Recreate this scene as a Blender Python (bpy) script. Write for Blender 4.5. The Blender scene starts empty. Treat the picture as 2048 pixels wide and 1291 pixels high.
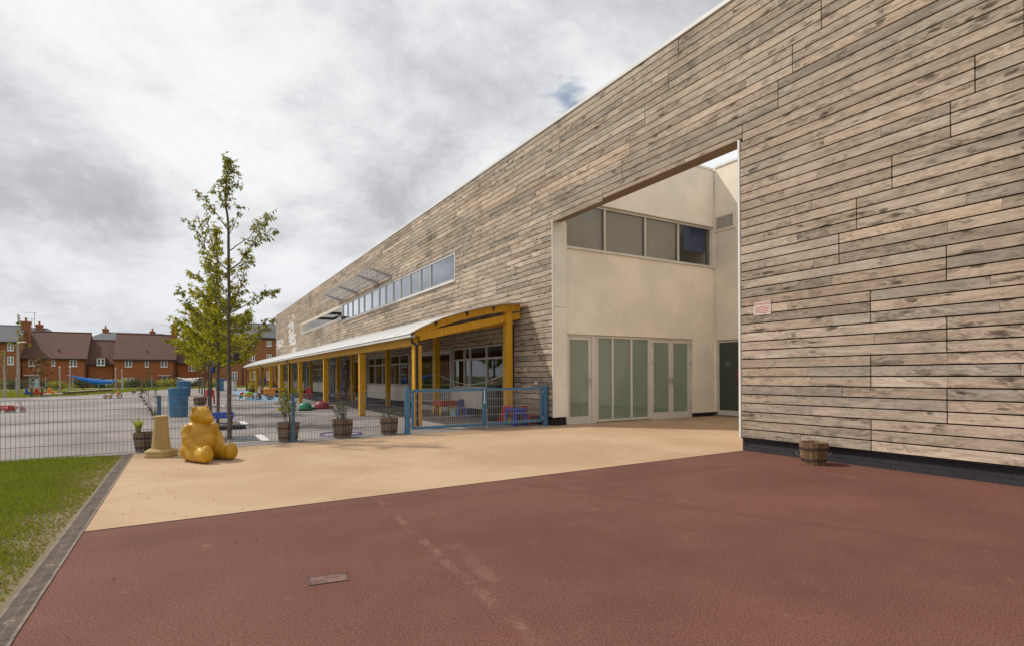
import bpy, math, random
import numpy as np
from mathutils import Vector, Matrix
R = random.Random(7)
PI = math.pi
S = bpy.context.scene
COL = S.collection
rad = math.radians

# ------------------------------------------------------------------ camera model (measured from the photograph)
FPX, CY, ROLL, YAW, H = 1105.17, 751.23, -0.005569, 0.53147, 1.25
def ray(px, py):
    a, b = px - 1024, py - CY
    c, s = math.cos(ROLL), math.sin(ROLL)
    r, dn = (c*a + s*b)/FPX, (-s*a + c*b)/FPX
    return Vector((r*math.cos(YAW) + math.sin(YAW), -r*math.sin(YAW) + math.cos(YAW), -dn))
def G(px, py, z=0.0):
    d = ray(px, py); t = (z - H)/d.z
    return Vector((d.x*t, d.y*t, z))
def PX(px, py, X):
    d = ray(px, py); t = X/d.x
    return Vector((X, d.y*t, H + d.z*t))
def PY(px, py, Y):
    d = ray(px, py); t = Y/d.y
    return Vector((d.x*t, Y, H + d.z*t))
VR = Vector((math.cos(YAW), -math.sin(YAW), 0))      # rightwards as seen by the photographer
VF = Vector((math.sin(YAW), math.cos(YAW), 0))       # away from the photographer

# ------------------------------------------------------------------ mesh helpers
class MB:
    def __init__(s, M=None):
        s.v, s.f, s.t = [], [], []
        s.M = M
    def add(s, vs, fs, tone=None):
        n = len(s.v)
        if s.M is not None:
            vs = [s.M @ Vector(p) for p in vs]
        s.v += [tuple(p) for p in vs]
        s.f += [tuple(i + n for i in f) for f in fs]
        s.t += [tone or (0.5, 0.5, 0.5, 0.5)]*len(vs)
        return s
    def box(s, a, b, tone=None):
        x0, y0, z0 = (min(a[i], b[i]) for i in range(3)); x1, y1, z1 = (max(a[i], b[i]) for i in range(3))
        return s.add([(x0,y0,z0),(x1,y0,z0),(x1,y1,z0),(x0,y1,z0),(x0,y0,z1),(x1,y0,z1),(x1,y1,z1),(x0,y1,z1)],
              [(3,2,1,0),(4,5,6,7),(0,1,5,4),(1,2,6,5),(2,3,7,6),(3,0,4,7)], tone)
    def cbox(s, c, d, M=None, tone=None):
        vs = [Vector((c[0]+i*d[0]/2, c[1]+j*d[1]/2, c[2]+k*d[2]/2)) for k in (-1,1) for i, j in ((-1,-1),(1,-1),(1,1),(-1,1))]
        if M is not None:
            cc = Vector(c); vs = [cc + M @ (p - cc) for p in vs]
        return s.add(vs, [(3,2,1,0),(4,5,6,7),(0,1,5,4),(1,2,6,5),(2,3,7,6),(3,0,4,7)], tone)
    def bar(s, p, q, w, h=None, up=(0,0,1), tone=None):
        p, q = Vector(p), Vector(q); d = (q-p).normalized(); h = h or w
        u = Vector(up)
        if abs(d.dot(u)) > .98: u = Vector((1,0,0))
        a = d.cross(u).normalized()*(w/2); b = a.cross(d).normalized()*(h/2)
        vs = [p-a-b, p+a-b, p+a+b, p-a+b, q-a-b, q+a-b, q+a+b, q-a+b]
        return s.add(vs, [(0,1,2,3),(7,6,5,4),(0,4,5,1),(1,5,6,2),(2,6,7,3),(3,7,4,0)], tone)
    def tube(s, pts, rs, n=8, tone=None, caps=True):
        pts = [Vector(p) for p in pts]
        if not isinstance(rs, (list, tuple)): rs = [rs]*len(pts)
        vs, fs = [], []
        ref = Vector((0.31, 0.95, 0.05))
        for i, p in enumerate(pts):
            d = (pts[min(i+1, len(pts)-1)] - pts[max(i-1, 0)]).normalized()
            if abs(d.dot(ref)) > .95: ref = Vector((1, 0, 0.1))
            a = d.cross(ref).normalized(); b = d.cross(a)
            for k in range(n):
                t = 2*PI*k/n
                vs.append(p + (a*math.cos(t) + b*math.sin(t))*rs[i])
        for i in range(len(pts)-1):
            for k in range(n):
                k2 = (k+1) % n
                fs.append((i*n+k, i*n+k2, (i+1)*n+k2, (i+1)*n+k))
        if caps:
            fs.append(tuple(range(n))[::-1]); m = (len(pts)-1)*n; fs.append(tuple(range(m, m+n)))
        return s.add(vs, fs, tone)
    def ring(s, c, r, w, n=32, axis='z', k=6, a0=0, a1=2*PI):
        pts = []
        closed = abs(a1-a0) > 6.28
        m = n if closed else n+1
        vs, fs = [], []
        for i in range(m):
            t = a0 + (a1-a0)*i/n
            for j in range(k):
                u = 2*PI*j/k
                rr = r + w*math.cos(u); zz = w*math.sin(u)
                p = (rr*math.cos(t), rr*math.sin(t), zz)
                if axis == 'x': p = (zz, rr*math.cos(t), rr*math.sin(t))
                if axis == 'y': p = (rr*math.cos(t), zz, rr*math.sin(t))
                vs.append((c[0]+p[0], c[1]+p[1], c[2]+p[2]))
        for i in range(n):
            i2 = (i+1) % m
            for j in range(k):
                j2 = (j+1) % k
                fs.append((i*k+j, i2*k+j, i2*k+j2, i*k+j2))
        return s.add(vs, fs)
    def lathe(s, prof, n=24, c=(0,0,0), tone=None, sx=1, sy=1):
        vs, fs = [], []
        for r, z in prof:
            for k in range(n):
                t = 2*PI*k/n
                vs.append((c[0]+r*math.cos(t)*sx, c[1]+r*math.sin(t)*sy, c[2]+z))
        for i in range(len(prof)-1):
            for k in range(n):
                k2 = (k+1) % n
                fs.append((i*n+k, i*n+k2, (i+1)*n+k2, (i+1)*n+k))
        if prof[0][0] > 1e-4: fs.append(tuple(range(n))[::-1])
        if prof[-1][0] > 1e-4:
            m = (len(prof)-1)*n; fs.append(tuple(range(m, m+n)))
        return s.add(vs, fs, tone)
    def ell(s, c, r, M=None, n=20, m=12):
        vs, fs = [], []
        for i in range(m+1):
            p = PI*i/m
            for k in range(n):
                t = 2*PI*k/n
                q = Vector((r[0]*math.sin(p)*math.cos(t), r[1]*math.sin(p)*math.sin(t), -r[2]*math.cos(p)))
                if M is not None: q = M @ q
                vs.append((c[0]+q.x, c[1]+q.y, c[2]+q.z))
        for i in range(m):
            for k in range(n):
                k2 = (k+1) % n
                fs.append((i*n+k, i*n+k2, (i+1)*n+k2, (i+1)*n+k))
        return s.add(vs, fs)
    def prism(s, poly, ax, a, b, tone=None):
        """poly: 2-D outline; ax: axis of extrusion ('x','y','z') from a to b"""
        def mk(p, t):
            return {'x': (t, p[0], p[1]), 'y': (p[0], t, p[1]), 'z': (p[0], p[1], t)}[ax]
        n = len(poly)
        vs = [mk(p, a) for p in poly] + [mk(p, b) for p in poly]
        fs = [tuple(range(n))[::-1], tuple(range(n, 2*n))] + [(i, (i+1) % n, n+(i+1) % n, n+i) for i in range(n)]
        return s.add(vs, fs, tone)
    def quad(s, a, b, c, d, tone=None):
        return s.add([a, b, c, d], [(0,1,2,3)], tone)
    def leaf(s, p, d, n, L, W, tone):
        p, d, n = Vector(p), Vector(d), Vector(n)
        w = d.cross(n)
        if w.length < 1e-3: w = Vector((1,0,0))
        w.normalize(); nn = w.cross(d).normalized()
        m = p + d*(L*.45)
        s.v += [tuple(p), tuple(m + w*W/2 + nn*W*.22), tuple(p + d*L - nn*L*.12), tuple(m - w*W/2 + nn*W*.22)]
        k = len(s.v) - 4
        s.f += [(k, k+1, k+2), (k, k+2, k+3)]
        s.t += [tone]*4
    def build(s, name, mat, parent=None, smooth=False, bevel=0, world=False, tone=False, loc=None, seg=1):
        me = bpy.data.meshes.new(name)
        vs = s.v
        if world and parent is not None:
            W = wmat(parent).inverted(); vs = [tuple(W @ Vector(p)) for p in vs]
        me.from_pydata(vs, [], s.f)
        if tone:
            at = me.color_attributes.new('tone', 'FLOAT_COLOR', 'POINT')
            at.data.foreach_set('color', np.array(s.t, dtype=np.float32).ravel())
        if isinstance(mat, (list, tuple)):
            for m in mat: me.materials.append(m)
        elif mat: me.materials.append(mat)
        if smooth is True:
            me.polygons.foreach_set('use_smooth', [True]*len(me.polygons))
        elif smooth:
            me.polygons.foreach_set('use_smooth', [True]*len(me.polygons))
            me.set_sharp_from_angle(angle=smooth)
        me.update()
        o = bpy.data.objects.new(name, me); COL.objects.link(o)
        if parent is not None: o.parent = parent
        if loc is not None: o.location = loc
        if bevel:
            b = o.modifiers.new('Bevel', 'BEVEL'); b.width = bevel; b.segments = seg; b.limit_method = 'ANGLE'; b.angle_limit = rad(40)
        return o
def wmat(o):
    m = Matrix.LocRotScale(o.location, o.rotation_euler, o.scale)
    return m if o.parent is None else wmat(o.parent) @ m
def tag(o, label, cat, group=None):
    o['label'] = label; o['category'] = cat
    if group: o['group'] = group
    return o
def thing(name, label, cat, loc=(0,0,0), rz=0.0, group=None):
    o = bpy.data.objects.new(name, None); COL.objects.link(o)
    o.empty_display_size = .2
    o.location = loc; o.rotation_euler = (0, 0, rz)
    return tag(o, label, cat, group)
def struct(o, kind='structure'):
    o['kind'] = kind; return o
def kids(o): return [c for c in bpy.data.objects if c.parent == o]
def copy_tree(o, parent=None):
    c = o.copy(); COL.objects.link(c); c.parent = parent
    for k in kids(o): copy_tree(k, c)
    return c

# ------------------------------------------------------------------ material helpers
def newmat(name):
    m = bpy.data.materials.new(name); m.use_nodes = True
    nt = m.node_tree
    return m, nt, nt.nodes['Principled BSDF']
def N(nt, t, **kw):
    n = nt.nodes.new(t)
    for k, v in kw.items(): setattr(n, k, v)
    return n
def L(nt, a, b): nt.links.new(a, b)
def math_(nt, op, a, b=None, c=None, clamp=False):
    n = N(nt, 'ShaderNodeMath', operation=op); n.use_clamp = clamp
    for i, x in enumerate((a, b, c)):
        if x is None: continue
        if isinstance(x, (int, float)): n.inputs[i].default_value = x
        else: L(nt, x, n.inputs[i])
    return n.outputs[0]
def mix(nt, fac, a, b, mode='MIX'):
    n = N(nt, 'ShaderNodeMix', data_type='RGBA', blend_type=mode)
    for s, x in ((n.inputs[0], fac), (n.inputs[6], a), (n.inputs[7], b)):
        if isinstance(x, (int, float)): s.default_value = x
        elif isinstance(x, (tuple, list)): s.default_value = (*x[:3], 1)
        else: L(nt, x, s)
    return n.outputs[2]
def noise(nt, vec, scale, detail=4, rough=.55, dist=0):
    n = N(nt, 'ShaderNodeTexNoise'); n.inputs['Scale'].default_value = scale
    n.inputs['Detail'].default_value = detail; n.inputs['Roughness'].default_value = rough; n.inputs['Distortion'].default_value = dist
    if vec is not None: L(nt, vec, n.inputs['Vector'])
    return n.outputs[0]
def ramp(nt, x, lo, hi, a=0.0, b=1.0, smooth=True):
    n = N(nt, 'ShaderNodeMapRange'); n.interpolation_type = 'SMOOTHSTEP' if smooth else 'LINEAR'
    n.inputs[1].default_value = lo; n.inputs[2].default_value = hi; n.inputs[3].default_value = a; n.inputs[4].default_value = b
    L(nt, x, n.inputs[0]); return n.outputs[0]
def ocoord(nt): return N(nt, 'ShaderNodeTexCoord').outputs['Object']
def bump(nt, bs, h, st=.3, dist=.01):
    n = N(nt, 'ShaderNodeBump'); n.inputs['Strength'].default_value = st; n.inputs['Distance'].default_value = dist
    L(nt, h, n.inputs['Height']); L(nt, n.outputs[0], bs.inputs['Normal'])
def paint(name, col, rough=.5, var=.12, scale=3.0, metal=0.0, bmp=0.0, dirt=None, spec=.5):
    m, nt, bs = newmat(name)
    co = ocoord(nt)
    n1 = noise(nt, co, scale, 5)
    lo = tuple(c*(1-var) for c in col); hi = tuple(min(1, c*(1+var)) for c in col)
    c = mix(nt, ramp(nt, n1, .3, .7), lo, hi)
    if dirt:
        n2 = noise(nt, co, scale*.6, 6, .65)
        c = mix(nt, ramp(nt, n2, .52, .75, 0, .6), c, dirt)
    L(nt, c, bs.inputs['Base Color'])
    L(nt, ramp(nt, n1, .3, .7, max(0, rough-.06), min(1, rough+.06)), bs.inputs['Roughness'])
    bs.inputs['Metallic'].default_value = metal
    bs.inputs['Specular IOR Level'].default_value = spec
    if bmp: bump(nt, bs, noise(nt, co, scale*18, 3), bmp, .004)
    return m
def dist_to_line(nt, co, p, q):
    """distance (m) in the ground plane from the line p-q, and the position along it (0..1)"""
    p, q = Vector(p).to_2d(), Vector(q).to_2d(); d = q - p; l = d.length; d = d/l; n = Vector((-d.y, d.x))
    sx = N(nt, 'ShaderNodeSeparateXYZ'); L(nt, co, sx.inputs[0])
    x = math_(nt, 'SUBTRACT', sx.outputs[0], p.x); y = math_(nt, 'SUBTRACT', sx.outputs[1], p.y)
    dd = math_(nt, 'ADD', math_(nt, 'MULTIPLY', x, n.x), math_(nt, 'MULTIPLY', y, n.y))
    al = math_(nt, 'DIVIDE', math_(nt, 'ADD', math_(nt, 'MULTIPLY', x, d.x), math_(nt, 'MULTIPLY', y, d.y)), l)
    return dd, al

# ---- timber cladding: every board has its own tone, grain offset and amount of weathering
def mat_cladding():
    m, nt, bs = newmat('weathered_timber')
    co = ocoord(nt)
    at = N(nt, 'ShaderNodeAttribute'); at.attribute_name = 'tone'
    sc = N(nt, 'ShaderNodeSeparateColor'); L(nt, at.outputs['Color'], sc.inputs[0])
    br, hu, of, st = sc.outputs[0], sc.outputs[1], sc.outputs[2], at.outputs['Alpha']
    sx = N(nt, 'ShaderNodeSeparateXYZ'); L(nt, co, sx.inputs[0])
    def vec(ys, zs, k):
        n = N(nt, 'ShaderNodeCombineXYZ')
        L(nt, math_(nt, 'MULTIPLY_ADD', sx.outputs[1], ys, math_(nt, 'MULTIPLY', of, 40.0*k)), n.inputs[0])
        L(nt, math_(nt, 'MULTIPLY_ADD', sx.outputs[2], zs, math_(nt, 'MULTIPLY', of, 17.0)), n.inputs[1])
        L(nt, math_(nt, 'MULTIPLY_ADD', sx.outputs[0], 3.0, math_(nt, 'MULTIPLY', of, 9.0)), n.inputs[2])
        return n.outputs[0]
    def warp(v, amt, sc=1.0):
        nn = N(nt, 'ShaderNodeTexNoise'); nn.inputs['Scale'].default_value = sc; nn.inputs['Detail'].default_value = 3; L(nt, v, nn.inputs['Vector'])
        ma = N(nt, 'ShaderNodeVectorMath', operation='MULTIPLY_ADD'); L(nt, nn.outputs['Color'], ma.inputs[0]); ma.inputs[1].default_value = (amt,)*3; L(nt, v, ma.inputs[2])
        return ma.outputs[0]
    grain = noise(nt, vec(1.6, 42, 1), 1.5, 7, .72, .6)
    fine = noise(nt, vec(9, 190, 2), 1.0, 3, .65)
    broad = noise(nt, vec(1.1, 6, 3), 1.2, 5, .65, .4)
    mott = noise(nt, vec(5.5, 15, 2.3), 1.1, 6, .72, 1.0)      # hand-sized mottling
    patch = noise(nt, vec(2.0, 7.5, 1.7), 1.1, 7, .74, 1.2)     # weathered blotches
    vo = N(nt, 'ShaderNodeTexVoronoi'); vo.inputs['Scale'].default_value = 1.0; vo.inputs['Randomness'].default_value = 1
    L(nt, warp(vec(2.6, 7.6, 5), .55, 2.0), vo.inputs['Vector'])
    vo2 = N(nt, 'ShaderNodeTexVoronoi'); vo2.inputs['Scale'].default_value = 1.0
    L(nt, warp(vec(7.0, 20, 4), .4, 1.5), vo2.inputs['Vector'])
    keep = ramp(nt, noise(nt, vec(1.6, 6, 6), 1.0, 1), .46, .58)
    knot = math_(nt, 'MULTIPLY', ramp(nt, vo.outputs['Distance'], .13, .27, 1, 0), keep)
    rings = math_(nt, 'MULTIPLY', math_(nt, 'MULTIPLY', ramp(nt, vo.outputs['Distance'], .28, .85, 1, 0), keep), ramp(nt, math_(nt, 'SINE', math_(nt, 'MULTIPLY', vo.outputs['Distance'], 38.0)), -.2, .9))
    flare = math_(nt, 'MULTIPLY', math_(nt, 'MULTIPLY', ramp(nt, vo.outputs['Distance'], .30, .95, 1, 0), keep), ramp(nt, mott, .44, .60))
    pin = math_(nt, 'MULTIPLY', ramp(nt, vo2.outputs['Distance'], .10, .26, 1, 0), ramp(nt, patch, .48, .58))
    base = mix(nt, hu, (.375, .325, .275), (.60, .445, .315))
    base = mix(nt, ramp(nt, broad, .36, .66, 0, .55), base, (.66, .545, .435))
    base = mix(nt, ramp(nt, mott, .42, .68, 0, .55), base, (.285, .215, .155))
    base = mix(nt, ramp(nt, grain, .42, .72, 0, .6), base, (.21, .150, .105))
    base = mix(nt, ramp(nt, fine, .5, .75, 0, .3), base, (.15, .11, .08))
    base = mix(nt, math_(nt, 'MULTIPLY', rings, .22), base, (.17, .11, .07))
    big = noise(nt, co, .33, 5, .6, .6)                 # weather fronts that run over many boards
    stain = math_(nt, 'MULTIPLY', ramp(nt, patch, .50, .63), math_(nt, 'MULTIPLY_ADD', st, 1.3, -.08), clamp=True)
    stain = math_(nt, 'MULTIPLY', stain, ramp(nt, mott, .32, .56, .35, 1))
    base = mix(nt, math_(nt, 'MULTIPLY', stain, .7), base, (.082, .068, .056))
    base = mix(nt, math_(nt, 'MULTIPLY', flare, .5), base, (.11, .083, .062))
    base = mix(nt, math_(nt, 'MULTIPLY', knot, .8), base, (.055, .036, .024))
    base = mix(nt, math_(nt, 'MULTIPLY', pin, .55), base, (.085, .062, .045))
    base = mix(nt, ramp(nt, big, .52, .68, 0, .5), base, (.15, .118, .088))
    k = N(nt, 'ShaderNodeHueSaturation'); L(nt, base, k.inputs['Color'])
    L(nt, ramp(nt, br, 0, 1, .66, 1.33, False), k.inputs['Value'])
    L(nt, k.outputs[0], bs.inputs['Base Color'])
    bs.inputs['Roughness'].default_value = .78; bs.inputs['Specular IOR Level'].default_value = .25
    bump(nt, bs, math_(nt, 'SUBTRACT', math_(nt, 'ADD', grain, math_(nt, 'MULTIPLY', fine, .5)), knot), .35, .004)
    return m

def mat_red():
    m, nt, bs = newmat('red_tarmac')
    co = ocoord(nt)
    big = noise(nt, co, .45, 5, .6, .4); mid = noise(nt, co, 2.2, 6, .65); fine = noise(nt, co, 84, 5, .9); grit = noise(nt, co, 120, 3, .85)
    c = mix(nt, ramp(nt, big, .30, .70), (.138, .053, .039), (.200, .085, .062))
    c = mix(nt, ramp(nt, mid, .42, .75, 0, .4), c, (.225, .108, .082))
    c = mix(nt, ramp(nt, fine, .42, .58, 0, .8), c, (.062, .024, .019))
    c = mix(nt, ramp(nt, grit, .54, .66, 0, .65), c, (.36, .20, .16))
    bk = ramp(nt, math_(nt, 'ADD', math_(nt, 'MULTIPLY', noise(nt, co, 34, 6, .85), .6), math_(nt, 'MULTIPLY', noise(nt, co, 4, 3), .4)), .46, .60)
    wob = math_(nt, 'MULTIPLY', math_(nt, 'SUBTRACT', noise(nt, co, 1.4, 4), .5), .10)
    for p, q, w, a in ((G(765, 1005), G(1075, 1285), .026, .24), (G(915, 1085), G(985, 1160), .04, .16), (G(1035, 965), G(2040, 1105), .04, -.45), (G(560, 1030), G(1480, 930), .09, -.3)):
        dd, al = dist_to_line(nt, co, p, q)
        dd = math_(nt, 'ABSOLUTE', math_(nt, 'ADD', dd, wob))
        k = math_(nt, 'MULTIPLY', ramp(nt, dd, w*.4, w*2.2, 1, 0), math_(nt, 'MULTIPLY', ramp(nt, al, -.12, .02), ramp(nt, al, .95, 1.15, 1, 0)))
        k2 = math_(nt, 'MULTIPLY', k, bk) if a > 0 else k
        c = mix(nt, math_(nt, 'MULTIPLY', k2, abs(a)), c, (.42, .27, .21) if a > 0 else (.115, .045, .034))
    sp = math_(nt, 'MULTIPLY', ramp(nt, noise(nt, co, 1.7, 8, .78, .5), .59, .72, 0, .42), ramp(nt, noise(nt, co, 24, 4, .8), .4, .6))      # pale scuffs
    c = mix(nt, sp, c, (.42, .27, .19))
    L(nt, c, bs.inputs['Base Color']); bs.inputs['Roughness'].default_value = .9; bs.inputs['Specular IOR Level'].default_value = .2
    bump(nt, bs, math_(nt, 'ADD', fine, math_(nt, 'MULTIPLY', grit, .6)), .28, .003)
    return m
def mat_buff():
    m, nt, bs = newmat('buff_resin_gravel')
    co = ocoord(nt)
    big = noise(nt, co, .5, 5, .6, .5); fine = noise(nt, co, 130, 2, .7); mid = noise(nt, co, 3, 6, .7)
    c = mix(nt, ramp(nt, big, .33, .67), (.39, .262, .162), (.475, .335, .218))
    c = mix(nt, ramp(nt, mid, .5, .8, 0, .4), c, (.37, .225, .115))
    c = mix(nt, ramp(nt, fine, .5, .66, 0, .35), c, (.29, .17, .08))
    L(nt, c, bs.inputs['Base Color']); bs.inputs['Roughness'].default_value = .85; bs.inputs['Specular IOR Level'].default_value = .25
    bump(nt, bs, fine, .4, .004)
    return m
def mat_asphalt():
    m, nt, bs = newmat('grey_asphalt')
    co = ocoord(nt)
    big = noise(nt, co, .22, 6, .65, .5); mid = noise(nt, co, 1.6, 6, .65); fine = noise(nt, co, 90, 2, .7)
    c = mix(nt, ramp(nt, big, .34, .66), (.168, .146, .138), (.30, .268, .252))
    c = mix(nt, ramp(nt, mid, .5, .75, 0, .45), c, (.33, .30, .285))
    c = mix(nt, ramp(nt, fine, .5, .65, 0, .4), c, (.11, .10, .098))
    L(nt, c, bs.inputs['Base Color']); bs.inputs['Roughness'].default_value = .88; bs.inputs['Specular IOR Level'].default_value = .25
    bump(nt, bs, fine, .4, .005)
    return m
def mat_soil():
    m, nt, bs = newmat('lawn_soil')
    co = ocoord(nt)
    sx = N(nt, 'ShaderNodeSeparateXYZ'); L(nt, co, sx.inputs[0])
    n1 = noise(nt, co, 3, 6, .7)
    e = math_(nt, 'ADD', sx.outputs[0], math_(nt, 'MULTIPLY', n1, .9))
    k = ramp(nt, e, -.98, -.45)                          # bare strip beside the drain
    c = mix(nt, k, (.060, .085, .012), (.185, .15, .08))
    c = mix(nt, ramp(nt, noise(nt, co, 60, 3, .7), .45, .65, 0, .5), c, (.10, .085, .04))
    L(nt, c, bs.inputs['Base Color']); bs.inputs['Roughness'].default_value = .95
    bump(nt, bs, noise(nt, co, 70, 4, .7), .6, .012)
    return m
def mat_leaf(name, dark, light, autumn=None, trans=.35):
    m, nt, bs = newmat(name)
    at = N(nt, 'ShaderNodeAttribute'); at.attribute_name = 'tone'
    sc = N(nt, 'ShaderNodeSeparateColor'); L(nt, at.outputs['Color'], sc.inputs[0])
    c = mix(nt, sc.outputs[0], dark, light)
    if autumn: c = mix(nt, ramp(nt, sc.outputs[1], .72, .95), c, autumn)
    L(nt, c, bs.inputs['Base Color']); bs.inputs['Roughness'].default_value = .5; bs.inputs['Specular IOR Level'].default_value = .35
    tr = N(nt, 'ShaderNodeBsdfTranslucent'); L(nt, mix(nt, 1.0, c, (1.35, 1.25, .5), 'MULTIPLY'), tr.inputs[0])
    mx = N(nt, 'ShaderNodeMixShader'); mx.inputs[0].default_value = trans
    L(nt, bs.outputs[0], mx.inputs[1]); L(nt, tr.outputs[0], mx.inputs[2])
    L(nt, mx.outputs[0], nt.nodes['Material Output'].inputs[0])
    return m
def mat_glass(name, tint=(.75, .82, .80), refl=1.0, body=None, amt=0.0):
    m, nt, bs = newmat(name)
    out = nt.nodes['Material Output']
    tr = N(nt, 'ShaderNodeBsdfTransparent'); tr.inputs[0].default_value = (*tint, 1)
    gl = N(nt, 'ShaderNodeBsdfGlossy'); gl.inputs['Roughness'].default_value = .015; gl.inputs[0].default_value = (.92, .95, 1, 1)
    fr = N(nt, 'ShaderNodeFresnel'); fr.inputs[0].default_value = 1.55
    mx = N(nt, 'ShaderNodeMixShader'); ge = N(nt, 'ShaderNodeNewGeometry'); L(nt, math_(nt, 'MULTIPLY', math_(nt, 'MULTIPLY', fr.outputs[0], refl, clamp=True), math_(nt, 'SUBTRACT', 1.0, ge.outputs['Backfacing'])), mx.inputs[0])
    src = tr.outputs[0]
    if body:
        df = N(nt, 'ShaderNodeBsdfDiffuse'); df.inputs[0].default_value = (*body, 1)
        m2 = N(nt, 'ShaderNodeMixShader'); m2.inputs[0].default_value = amt
        L(nt, src, m2.inputs[1]); L(nt, df.outputs[0], m2.inputs[2]); src = m2.outputs[0]
    L(nt, src, mx.inputs[1]); L(nt, gl.outputs[0], mx.inputs[2]); L(nt, mx.outputs[0], out.inputs[0])
    nt.nodes.remove(bs)
    return m
def mat_brick(name, a, b, mortar=(.30, .22, .16)):
    m, nt, bs = newmat(name)
    co = ocoord(nt)
    sx = N(nt, 'ShaderNodeSeparateXYZ'); L(nt, co, sx.inputs[0])
    cv = N(nt, 'ShaderNodeCombineXYZ')
    L(nt, math_(nt, 'ADD', sx.outputs[0], sx.outputs[1]), cv.inputs[0]); L(nt, sx.outputs[2], cv.inputs[1])
    bt = N(nt, 'ShaderNodeTexBrick'); L(nt, cv.outputs[0], bt.inputs['Vector'])
    bt.inputs['Color1'].default_value = (*a, 1); bt.inputs['Color2'].default_value = (*b, 1); bt.inputs['Mortar'].default_value = (*mortar, 1)
    bt.inputs['Scale'].default_value = 1; bt.inputs['Mortar Size'].default_value = .008
    bt.inputs['Brick Width'].default_value = .225; bt.inputs['Row Height'].default_value = .075
    c = mix(nt, ramp(nt, noise(nt, co, .5, 5, .65), .35, .7, 0, .35), bt.outputs[0], tuple(x*.55 for x in a))
    L(nt, c, bs.inputs['Base Color']); bs.inputs['Roughness'].default_value = .9
    return m
def mat_tiles(name, a, b):
    m, nt, bs = newmat(name)
    co = ocoord(nt)
    bt = N(nt, 'ShaderNodeTexBrick')
    mp = N(nt, 'ShaderNodeMapping'); L(nt, co, mp.inputs[0])
    sx = N(nt, 'ShaderNodeSeparateXYZ'); L(nt, co, sx.inputs[0])
    cv = N(nt, 'ShaderNodeCombineXYZ'); L(nt, sx.outputs[0], cv.inputs[0]); L(nt, sx.outputs[2], cv.inputs[1])
    L(nt, cv.outputs[0], bt.inputs['Vector'])
    bt.inputs['Color1'].default_value = (*a, 1); bt.inputs['Color2'].default_value = (*b, 1); bt.inputs['Mortar'].default_value = (*[x*.5 for x in a], 1)
    bt.inputs['Scale'].default_value = 1; bt.inputs['Mortar Size'].default_value = .012
    bt.inputs['Brick Width'].default_value = .3; bt.inputs['Row Height'].default_value = .14
    c = mix(nt, ramp(nt, noise(nt, co, .45, 6, .7), .35, .7, 0, .5), bt.outputs[0], tuple(x*.7 for x in b))
    L(nt, c, bs.inputs['Base Color']); bs.inputs['Roughness'].default_value = .85
    bump(nt, bs, bt.outputs[1], -.5, .02)
    return m
def mat_stain_timber(name, a, b):
    m, nt, bs = newmat(name)
    co = ocoord(nt)
    mp = N(nt, 'ShaderNodeMapping'); mp.inputs['Scale'].default_value = (14, 14, 1.2); L(nt, co, mp.inputs[0])
    g = noise(nt, mp.outputs[0], 2.0, 6, .65, .6)
    c = mix(nt, ramp(nt, g, .35, .68), a, b)
    c = mix(nt, ramp(nt, noise(nt, co, 2.2, 5), .55, .75, 0, .35), c, tuple(x*.62 for x in a))
    L(nt, c, bs.inputs['Base Color']); bs.inputs['Roughness'].default_value = .5; bs.inputs['Specular IOR Level'].default_value = .35
    bump(nt, bs, g, .15, .004)
    return m
def mat_render(name, col, streak=.3):
    m, nt, bs = newmat(name)
    co = ocoord(nt)
    mp = N(nt, 'ShaderNodeMapping'); mp.inputs['Scale'].default_value = (1.6, 1.6, .25); L(nt, co, mp.inputs[0])
    n1 = noise(nt, mp.outputs[0], 1.3, 6, .65); n2 = noise(nt, co, 1.1, 4)
    c = mix(nt, ramp(nt, n2, .35, .68), tuple(x*.92 for x in col), tuple(min(1, x*1.05) for x in col))
    c = mix(nt, ramp(nt, n1, .5, .78, 0, streak), c, tuple(x*y for x, y in zip(col, (.72, .68, .62))))
    L(nt, c, bs.inputs['Base Color']); bs.inputs['Roughness'].default_value = .75; bs.inputs['Specular IOR Level'].default_value = .3
    bump(nt, bs, noise(nt, co, 120, 2), .08, .003)
    return m
def mat_barrel():
    m, nt, bs = newmat('barrel_staves')
    co = ocoord(nt)
    sx = N(nt, 'ShaderNodeSeparateXYZ'); L(nt, co, sx.inputs[0])
    an = math_(nt, 'ARCTAN2', sx.outputs[1], sx.outputs[0])
    t = math_(nt, 'FRACT', math_(nt, 'MULTIPLY', math_(nt, 'ADD', an, PI), 18/(2*PI)))
    seam = ramp(nt, math_(nt, 'ABSOLUTE', math_(nt, 'SUBTRACT', t, .5)), .40, .5)
    idn = math_(nt, 'FLOOR', math_(nt, 'MULTIPLY', math_(nt, 'ADD', an, PI), 18/(2*PI)))
    wn = N(nt, 'ShaderNodeTexWhiteNoise', noise_dimensions='1D'); L(nt, idn, wn.inputs[1])
    mp = N(nt, 'ShaderNodeMapping'); mp.inputs['Scale'].default_value = (22, 22, 2); L(nt, co, mp.inputs[0])
    g = noise(nt, mp.outputs[0], 1.6, 5, .65)
    c = mix(nt, wn.outputs[0], (.135, .078, .036), (.30, .185, .09))
    c = mix(nt, ramp(nt, g, .42, .68, 0, .7), c, (.10, .06, .03))
    c = mix(nt, seam, c, (.02, .014, .008))
    L(nt, c, bs.inputs['Base Color']); bs.inputs['Roughness'].default_value = .8
    bump(nt, bs, math_(nt, 'SUBTRACT', g, seam), .5, .006)
    return m
M = {}
M['clad'] = mat_cladding(); M['red'] = mat_red(); M['buff'] = mat_buff(); M['asphalt'] = mat_asphalt(); M['soil'] = mat_soil()
M['dark'] = paint('dark_membrane', (.012, .010, .009), .9)
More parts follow.
